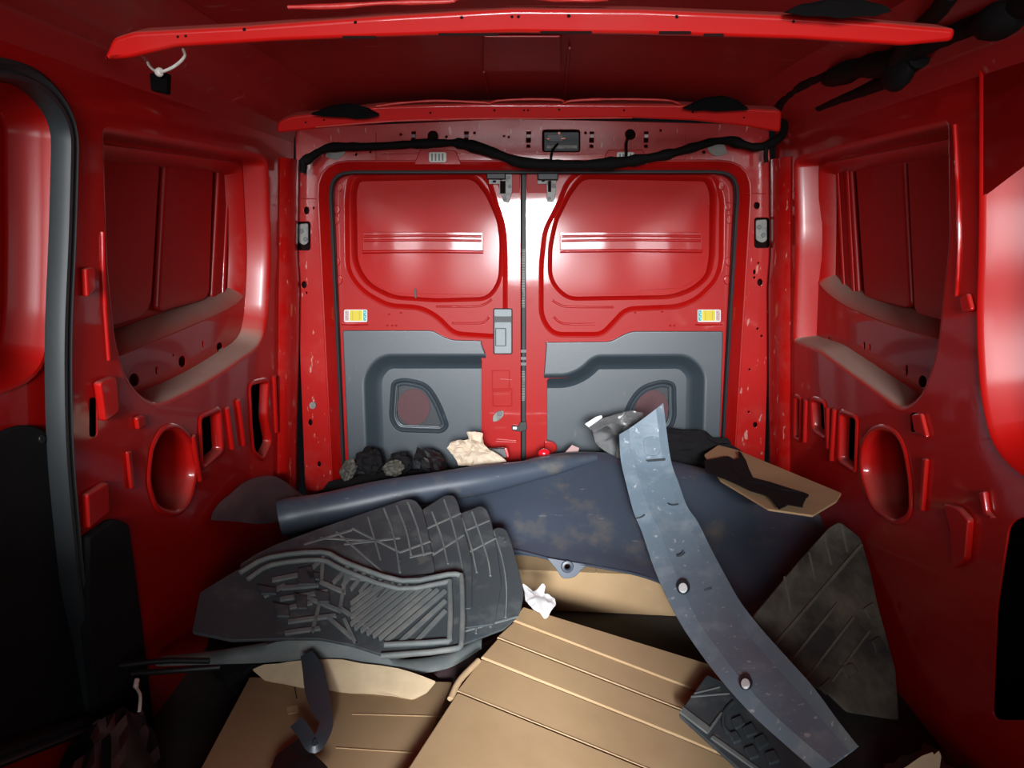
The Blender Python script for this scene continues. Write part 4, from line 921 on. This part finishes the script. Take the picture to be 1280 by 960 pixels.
LP_ = plane3(at(850, 890, z=0.15), at(884, 844, z=0.155), at(960, 955, z=0.125))
lm = thing('mud_mat', 'dark ridged rubber mat corner poking out under the curved grey trim', 'floor mat', tuple(LP_.pt(*LP_.uv(900, 900), -0.03)))
sheet('mat_base', LP_, rp([(848, 892, 5), (884, 843, 3), (920, 860), (1010, 930), (1040, 975), (940, 975), (880, 921, 3)], 3), (), 0.008, 0.0025, 0, M['mat'], lm, res=2)
for p, wd, h in ((((852, 886), (886, 912)), 4.0, 0.006), (((864, 870), (912, 866)), 1.2, 0.003), (((884, 915), (902, 890)), 1.6, 0.006), (((890, 920), (960, 970)), 2.4, 0.005), (((868, 866), (900, 858)), 1.0, .003)):
    (x0, y0), (x1, y1) = p; d = Vector((x1-x0, y1-y0)).normalized(); nx, ny = -d.y*wd, d.x*wd
    sheet('rib', LP_, [(x0+nx, y0+ny), (x1+nx, y1+ny), (x1-nx, y1-ny), (x0-nx, y0-ny)], (), h, 0.0015, h*0.7, M['mat_rib'], lm)
for q in ([(914, 898), (926, 893), (932, 904), (920, 910)], [(928, 908), (940, 902), (948, 915), (934, 920)], [(942, 922), (954, 916), (962, 928), (950, 936)], [(910, 916), (920, 912), (928, 924), (918, 928)], [(930, 934), (942, 930), (950, 944), (938, 948)], [(956, 940), (968, 936), (976, 950), (962, 954)]):
    sheet('tread_block', LP_, rp(q, 2), (), 0.008, 0.0025, 0.006, M['mat'], lm)
tube('curved_rib', [LP_.pt(*LP_.uv(x, y, .002), .002) for x, y in ((916, 878), (906, 890), (904, 906), (912, 918), (924, 922))], 0.004, M['mat'], lm, n=6)

# ---- loose sheets and scraps
TP = plane3(at(655, 735, z=0.215), at(697, 752, z=0.212), at(672, 775, z=0.202))
tag(crumple('tissue', TP, rp([(654, 731), (666, 740), (672, 735), (680, 731), (682, 736), (679, 741), (694, 749), (695, 757), (686, 769), (680, 773), (666, 763), (656, 752)], 2), 0.006, 2, M['white'], None, 0.001, freq=22, cuts=3, w=0.012), 'crumpled white paper tissue on the edge of the flattened carton', 'tissue')
BP = plane3(at(560, 575, y=2.40), at(620, 578, y=2.38), at(590, 545, y=2.43))
tag(crumple('crumpled_paper', BP, rp([(559, 561), (566, 552), (574, 551), (586, 549), (584, 542), (594, 540), (604, 543), (603, 549), (606, 557), (612, 563), (622, 568), (634, 577), (600, 584), (573, 582), (568, 570)], 1), 0.016, 6, M['paper'], None, 0.001, freq=26, cuts=5, w=0.0), 'crumpled brown paper in front of the left door trim', 'paper')
# dark heap behind the liner on the left
for nm, lb, ct, c, s, sd, mt in (('rubber_disc', 'dusty brown-black rubber disc leaning among the dark things behind the liner', 'rubber part', (436, 587, 2.42), (.018, .024, .028), 1, 'mat_dusty'),
                         ('plastic_bag', 'black crumpled plastic bag left of the crumpled brown paper', 'bag', (538, 577, 2.46), (.05, .04, .024), 2, 'black'),
                         ('work_glove', 'black crumpled glove behind the ridge of the liner', 'glove', (500, 579, 2.46), (.026, .03, .028), 3, 'cloth'),
                         ('rag', 'black crumpled rag wedged beside the left door', 'rag', (462, 577, 2.465), (.033, .035, .033), 4, 'cloth'),
                         ('rubber_block', 'small brownish rubber block behind the liner ridge', 'rubber part', (492, 585, 2.40), (.024, .02, .025), 5, 'mat_dusty')):
    tag(blob(nm, at(c[0], c[1], y=c[2]), s, M[mt], None, sd, 0.55, 2.2, (0.3*sd, 0.5, 0.4*sd), 3, 16), lb, ct)
tag(blob('cloth_bundle', at(550, 620, y=2.50), (0.40, 0.055, 0.085), M['cloth'], None, 9, 0.15, 3), 'long black cloth bundle under the dark heap behind the liner', 'bundle')
tag(blob('cloth_bundle', at(840, 580, y=2.525), (0.22, 0.05, 0.11), M['cloth'], None, 19, 0.2, 3, sub=4), 'black cloth bundle between the liner and the right door', 'bundle')
tl = thing('tail_lamp', 'small red and black lamp beside the crumpled brown paper', 'lamp', tuple(at(622, 578, y=2.50)))
LPp = Plane(at(622, 568, y=2.47), (1, 0, 0), (0, 0.2, 1))
sheet('lamp_body', LPp, rp([(608, 561), (632, 560, 2), (636, 572, 2), (610, 576)], 1), (), 0.03, 0.003, 0, M['black'], tl)
sheet('lamp_lens', LPp, rp([(630, 560), (634, 560, 1), (637, 571, 2), (634, 573)], 1), (), 0.02, 0.003, 0.003, M['lens'], tl)
tag(blob('red_cap', at(680, 567, y=2.445), (0.020, 0.014, 0.016), M['lens'], None, 2, 0.05, 2), 'small glossy red plastic cap behind the ridge of the liner', 'cap')
PP_ = plane3(at(706, 566, y=2.44), at(724, 562, y=2.46), at(712, 556, y=2.46))
tag(sheet('paper_scrap', PP_, [(705, 567), (715, 556), (724, 560), (722, 568)], (), 0.001, 0.0002, 0, M['pale']), 'pale pinkish paper scrap behind the ridge of the liner', 'paper')
# clear film bag with black contents, behind the trim's tip
fb = thing('plastic_bag', 'clear plastic bag with black contents and a white strip behind the curved trim', 'bag', tuple(at(770, 565, y=2.36)))
FB = plane3(at(735, 545, y=2.36), at(800, 540, y=2.36), at(770, 515, y=2.38))
crumple('bag_contents', FB, rp([(738, 536), (756, 526), (790, 522), (800, 530), (800, 568), (770, 572), (745, 556)], 3), 0.008, 7, M['black'], fb, 0.012, freq=12, cuts=3, w=-0.012)
crumple('bag_film', FB, rp([(733, 533), (748, 524), (770, 518), (790, 513), (803, 516), (806, 530), (790, 534), (770, 530), (752, 534), (742, 540)], 2), 0.007, 8, M['film'], fb, 0.0006, freq=16, cuts=4, w=0.006)
sheet('white_strip', FB, rp([(731, 530), (745, 521), (752, 519), (753, 522), (736, 534)], 1), (), 0.003, 0.0008, 0.014, M['clip'], fb)
# cardboard leaning on the right wall, torn black cloth on it
CP = plane3(at(892, 562, y=2.40), at(1046, 618, x=0.825), at(1010, 642, x=0.70))
cp = tag(sheet('cardboard_sheet', CP, rp([(880, 568), (898, 556), (921, 562), (1052, 616), (1046, 626), (1016, 644), (960, 636), (900, 600)], 1.5), (), 0.006, 0.002, 0, M['card'], None), 'brown cardboard sheet leaning against the right wall by the door pillar', 'cardboard')
tag(crumple('torn_cloth', CP, rp([(880, 576), (910, 570), (918, 575), (924, 572), (922, 564), (927, 566), (926, 578), (912, 580), (916, 588), (932, 602), (955, 606), (972, 612), (990, 614), (1012, 618), (1006, 626), (1004, 634), (985, 631), (974, 637), (972, 624), (940, 614), (905, 598), (882, 590)], 1), 0.0012, 4, M['cloth'], None, 0.002, freq=20, cuts=2, w=0.012), 'torn black cloth strip lying over the leaning cardboard sheet', 'cloth')
# grey strap hanging over the left carton
sp = [at(386, 832, z=0.175), at(393, 850, z=0.165), at(398, 875, z=0.155), at(404, 898, z=0.15), at(410, 918, z=0.148), at(403, 938, z=0.145), at(394, 946, z=0.143), at(383, 930, z=0.147), at(374, 918, z=0.15)]
sp = [p+Vector((0, -0.008, 0.03)) for p in sp]
S0 = cat(sp, 6); rows = []
for i, p in enumerate(S0):
    t = (S0[min(i+1, len(S0)-1)]-S0[max(i-1, 0)]).normalized(); view = (CO-p).normalized(); sd = t.cross(view).normalized()
    s = i/(len(S0)-1); wd = 0.012+0.010*math.sin(min(1, s*2)*math.pi) if s < 0.5 else 0.012
    rows.append([p-sd*wd, p+view*0.003, p+sd*wd])
tag(loft('rubber_strap', rows, M['mat_dusty'] if 0 else M['trim'], None, thick=0.005, ang=40), 'twisted grey rubber strap hanging over the low cardboard box', 'strap')
tag(crumple('plastic_scrap', Plane(at(360, 945, z=0.145), (1, 0, 0), (0, 1, 0)), rp([(376, 925), (395, 948), (410, 965), (330, 975), (345, 950)], 2), 0.005, 3, M['black'], None, 0.003, freq=14, cuts=2, w=0.012), 'black plastic scrap on the low cardboard box beside the grey strap', 'scrap')
tag(tube('paper_tube', [at(563, 874, z=0.19), at(575, 850, z=0.20), at(598, 826, z=0.205)], 0.0065, M['card_edge'], None, n=10), 'thin pale paper tube along the left edge of the flattened carton', 'tube')
tag(crumple('plastic_sheet', plane3(at(560, 850, z=0.13), at(600, 815, z=0.14), at(590, 850, z=0.125)), rp([(538, 842), (560, 826), (600, 808), (640, 786), (610, 815), (585, 846), (560, 856)], 2), 0.004, 11, M['maroon'], None, 0.002, freq=12, cuts=2, w=-0.02), 'purplish plastic sheet between the tray mat and the flattened carton', 'plastic sheet')
# dark corner, left
tag(blob('refuse_bag', (-0.69, 1.06, 0.12), (0.07, 0.24, 0.12), M['black'], None, 3, 0.28, 2.4, (0, 0, 0.3), 4, 22), 'black plastic refuse bag in the dark bottom left corner', 'bag')
tag(blob('seat_cover', (-0.66, 1.80, 0.08), (0.12, 0.22, 0.08), M['cloth'], None, 13, 0.2, 2.4, (0, 0, 0.2), 4), 'dark bundled cloth at the foot of the left wall', 'cloth')
tag(sheet('cardboard_scrap', plane3(at(135, 760, z=.24), at(178, 735, z=.26), at(142, 782, z=.20)), rp([(133, 756), (176, 731), (172, 752), (141, 782)], 1), (), 0.004, 0.001, 0, M['card']), 'dim brown cardboard scrap under the sill moulding', 'cardboard')
tag(tube('cable_tie', [at(171, 850, z=0.255), at(170, 858, z=0.252), at(175, 868, z=0.25), at(175, 880, z=0.245), at(174, 889, z=0.24)], lambda s: 0.005 if s < .3 else 0.003, M['nylon'], None, n=6), 'pale nylon cable tie standing in the dark left corner', 'cable tie')
for z_, (a, b, c), lb in ((0.26, ((150, 832), (205, 826), (262, 826)), 'upper of two thin dark edging strips continuing the tray mat lip'), (0.25, ((165, 842), (220, 838), (275, 834)), 'lower of two thin dark edging strips continuing the tray mat lip')):
    tag(tube('edging', [at(*a, z=z_), at(*b, z=z_+.004), at(*c, z=z_)], 0.006, M['black'], None, n=8), lb, 'edging', 'thin dark edging strips')  # dark tubes that carry the tray mat's lip on to the left
tag(crumple('cardboard_scrap', plane3(at(1130, 955, z=.17), at(1175, 945, z=.18), at(1150, 975, z=.15)), rp([(1125, 962), (1150, 945), (1163, 940), (1165, 944), (1172, 938), (1175, 945), (1173, 965), (1130, 975)], 1), 0.003, 4, M['card_pale'], None, 0.002, freq=14, cuts=2), 'torn pale cardboard scrap in the dark bottom right corner', 'cardboard')
tag(blob('refuse_bag', (0.72, 1.10, 0.07), (0.10, 0.22, 0.07), M['black'], None, 23, 0.25, 2.4, (0, 0, -0.3), 4, 22), 'black plastic bag on the floor in the dark bottom right corner', 'bag')

# ---- wiring
wh = thing('wiring_harness', 'black taped wiring loom running along the header and up the right roof rail', 'wiring loom', tuple(at(655, 205, y=2.52)))
def HP(L): return [at(x, y, y=d) for x, y, d in L]
tube('main_loom', HP([(377, 203, 2.50), (388, 197, 2.51), (402, 188, 2.53), (418, 184, 2.54), (470, 183, 2.545), (520, 180, 2.55), (548, 179, 2.55), (572, 179, 2.55), (598, 185, 2.545), (625, 194, 2.54), (650, 203, 2.535), (690, 206, 2.53), (740, 206, 2.53), (785, 202, 2.535), (830, 194, 2.54), (868, 184, 2.54), (892, 177, 2.545), (912, 176, 2.54), (930, 181, 2.53), (945, 184, 2.52), (962, 180, 2.50), (978, 168, 2.46), (980, 155, 2.43), (970, 140, 2.40)]), lambda s: 0.0135+0.002*math.sin(s*60)+(0.004 if .3 < s < .62 else 0), M['tape'], wh, n=10, sub=6, jit=0.25)
def HX(L): return [at(x, y, x=d) for x, y, d in L]
tube('rail_loom', [at(970, 140, y=2.40)]+HX([(985, 120, .735), (1010, 102, .725), (1045, 88, .73), (1085, 82, .735), (1120, 76, .735), (1150, 60, .735), (1200, 38, .735), (1245, 20, .735), (1300, 0, .735)]), lambda s: 0.016+0.012*math.exp(-((s-.5)/.12)**2), M['tape'], wh, n=10, sub=6, jit=0.15)
tube('branch_loom', HX([(1118, 78, .72), (1135, 54, .70), (1152, 34, .68), (1172, 14, .66), (1190, -10, .64)]), 0.014, M['tape'], wh, n=10, sub=5, jit=0.12)
tube('branch_loom', HX([(1024, 134, .785), (1050, 123, .78), (1085, 110, .775), (1120, 94, .76), (1150, 72, .745)]), lambda s: 0.010+0.010*s, M['tape'], wh, n=10, sub=5, jit=0.15)
for x, y, d, s_ in ((1248, 26, .735, (0.030, 0.05, 0.026)), (1122, 90, .735, (0.022, 0.05, 0.034)), (1060, 90, .735, (0.035, 0.12, 0.022))):
    blob('tape_wrap', at(x, y, x=d), s_, M['tape'], wh, 3, 0.10, 2)
tube('loom_tail', HP([(378, 200, 2.50), (379, 210, 2.50), (378, 216, 2.50)]), 0.012, M['tape'], wh, n=8)
tube('loom_tail', HP([(958, 184, 2.50), (957, 194, 2.50), (958, 203, 2.50)]), 0.007, M['tape'], wh, n=8)
tube('lamp_lead', HP([(782, 200, 2.53), (783, 190, 2.55), (783, 178, 2.57), (787, 169, 2.60)]), 0.0045, M['tape'], wh, n=8)
tube('lamp_lead', HP([(690, 203, 2.53), (689, 195, 2.55), (692, 186, 2.57), (697, 180, 2.61)]), 0.004, M['tape'], wh, n=8)
# brake lamp unit inside the header aperture
BPl = Plane((0, 2.61, 0), (1, 0, 0), (0, 0, 1))
bl = thing('brake_lamp', 'dark brake lamp housing with amber contacts in the header opening', 'lamp', tuple(BPl.pt(*BPl.uv(700, 184))))
sheet('lamp_housing', BPl, rect(680, 165, 724, 189, 2), (), 0.008, 0.002, 0, M['trim_dark'], bl)
sheet('lamp_board', BPl, rect(684, 168, 704, 177, 1), (), 0.006, 0.002, 0.006, M['greybit'], bl)
sheet('lamp_rail', BPl, rect(683, 181, 722, 186, 1), (), 0.006, 0.002, 0.006, M['steel'], bl)
for x, y, w_ in ((685, 173.5, 2), (704, 173, 3.4)): sheet('amber_contact', BPl, circ(x, y, w_, 1.3, 10), (), 0.004, 0.001, 0.010, M['amber'], bl)
sheet('lamp_stud', BPl, circ(699, 166.5, 1.8), (), 0.004, 0.001, 0.006, M['amber'], bl)
# cable tie with a black foam block under the near roof bow
ct = thing('cable_tie', 'white nylon cable tie looped under the left end of the near roof bow', 'cable tie', tuple(at(200, 90, y=1.52)))
tube('tie_strap', [at(x, y, y=d) for x, y, d in ((183, 74, 1.56), (188, 84, 1.53), (198, 90, 1.50), (210, 87, 1.49), (222, 80, 1.49), (231, 70, 1.50), (229, 62, 1.53))], 0.0028, M['nylon'], ct, n=6, sub=6)
blob('tie_head', at(199, 90, y=1.50), (0.008, 0.006, 0.008), M['nylon'], ct, 1, 0.1, 2, sub=2)
FBp = Plane(at(198, 106, y=1.52), (1, 0, 0), (0, 0, 1))
sheet('foam_block', FBp, rp([(186, 91), (209, 91), (208, 117), (188, 113)], 2), (), 0.02, 0.003, 0.004, M['foam'], ct)

# ------------------------------------------------------------------ origins: every thing sits at its own base
for o in list(COL.objects):
    if o.parent or o.type not in ('MESH', 'EMPTY') or o.get('kind') == 'structure': continue
    if o.type == 'EMPTY': settle(o); continue
    vs = [v.co for v in o.data.vertices]
    b = Vector(((min(v.x for v in vs)+max(v.x for v in vs))/2, (min(v.y for v in vs)+max(v.y for v in vs))/2, min(v.z for v in vs)))
    o.data.transform(Matrix.Translation(-b)); o.location = b
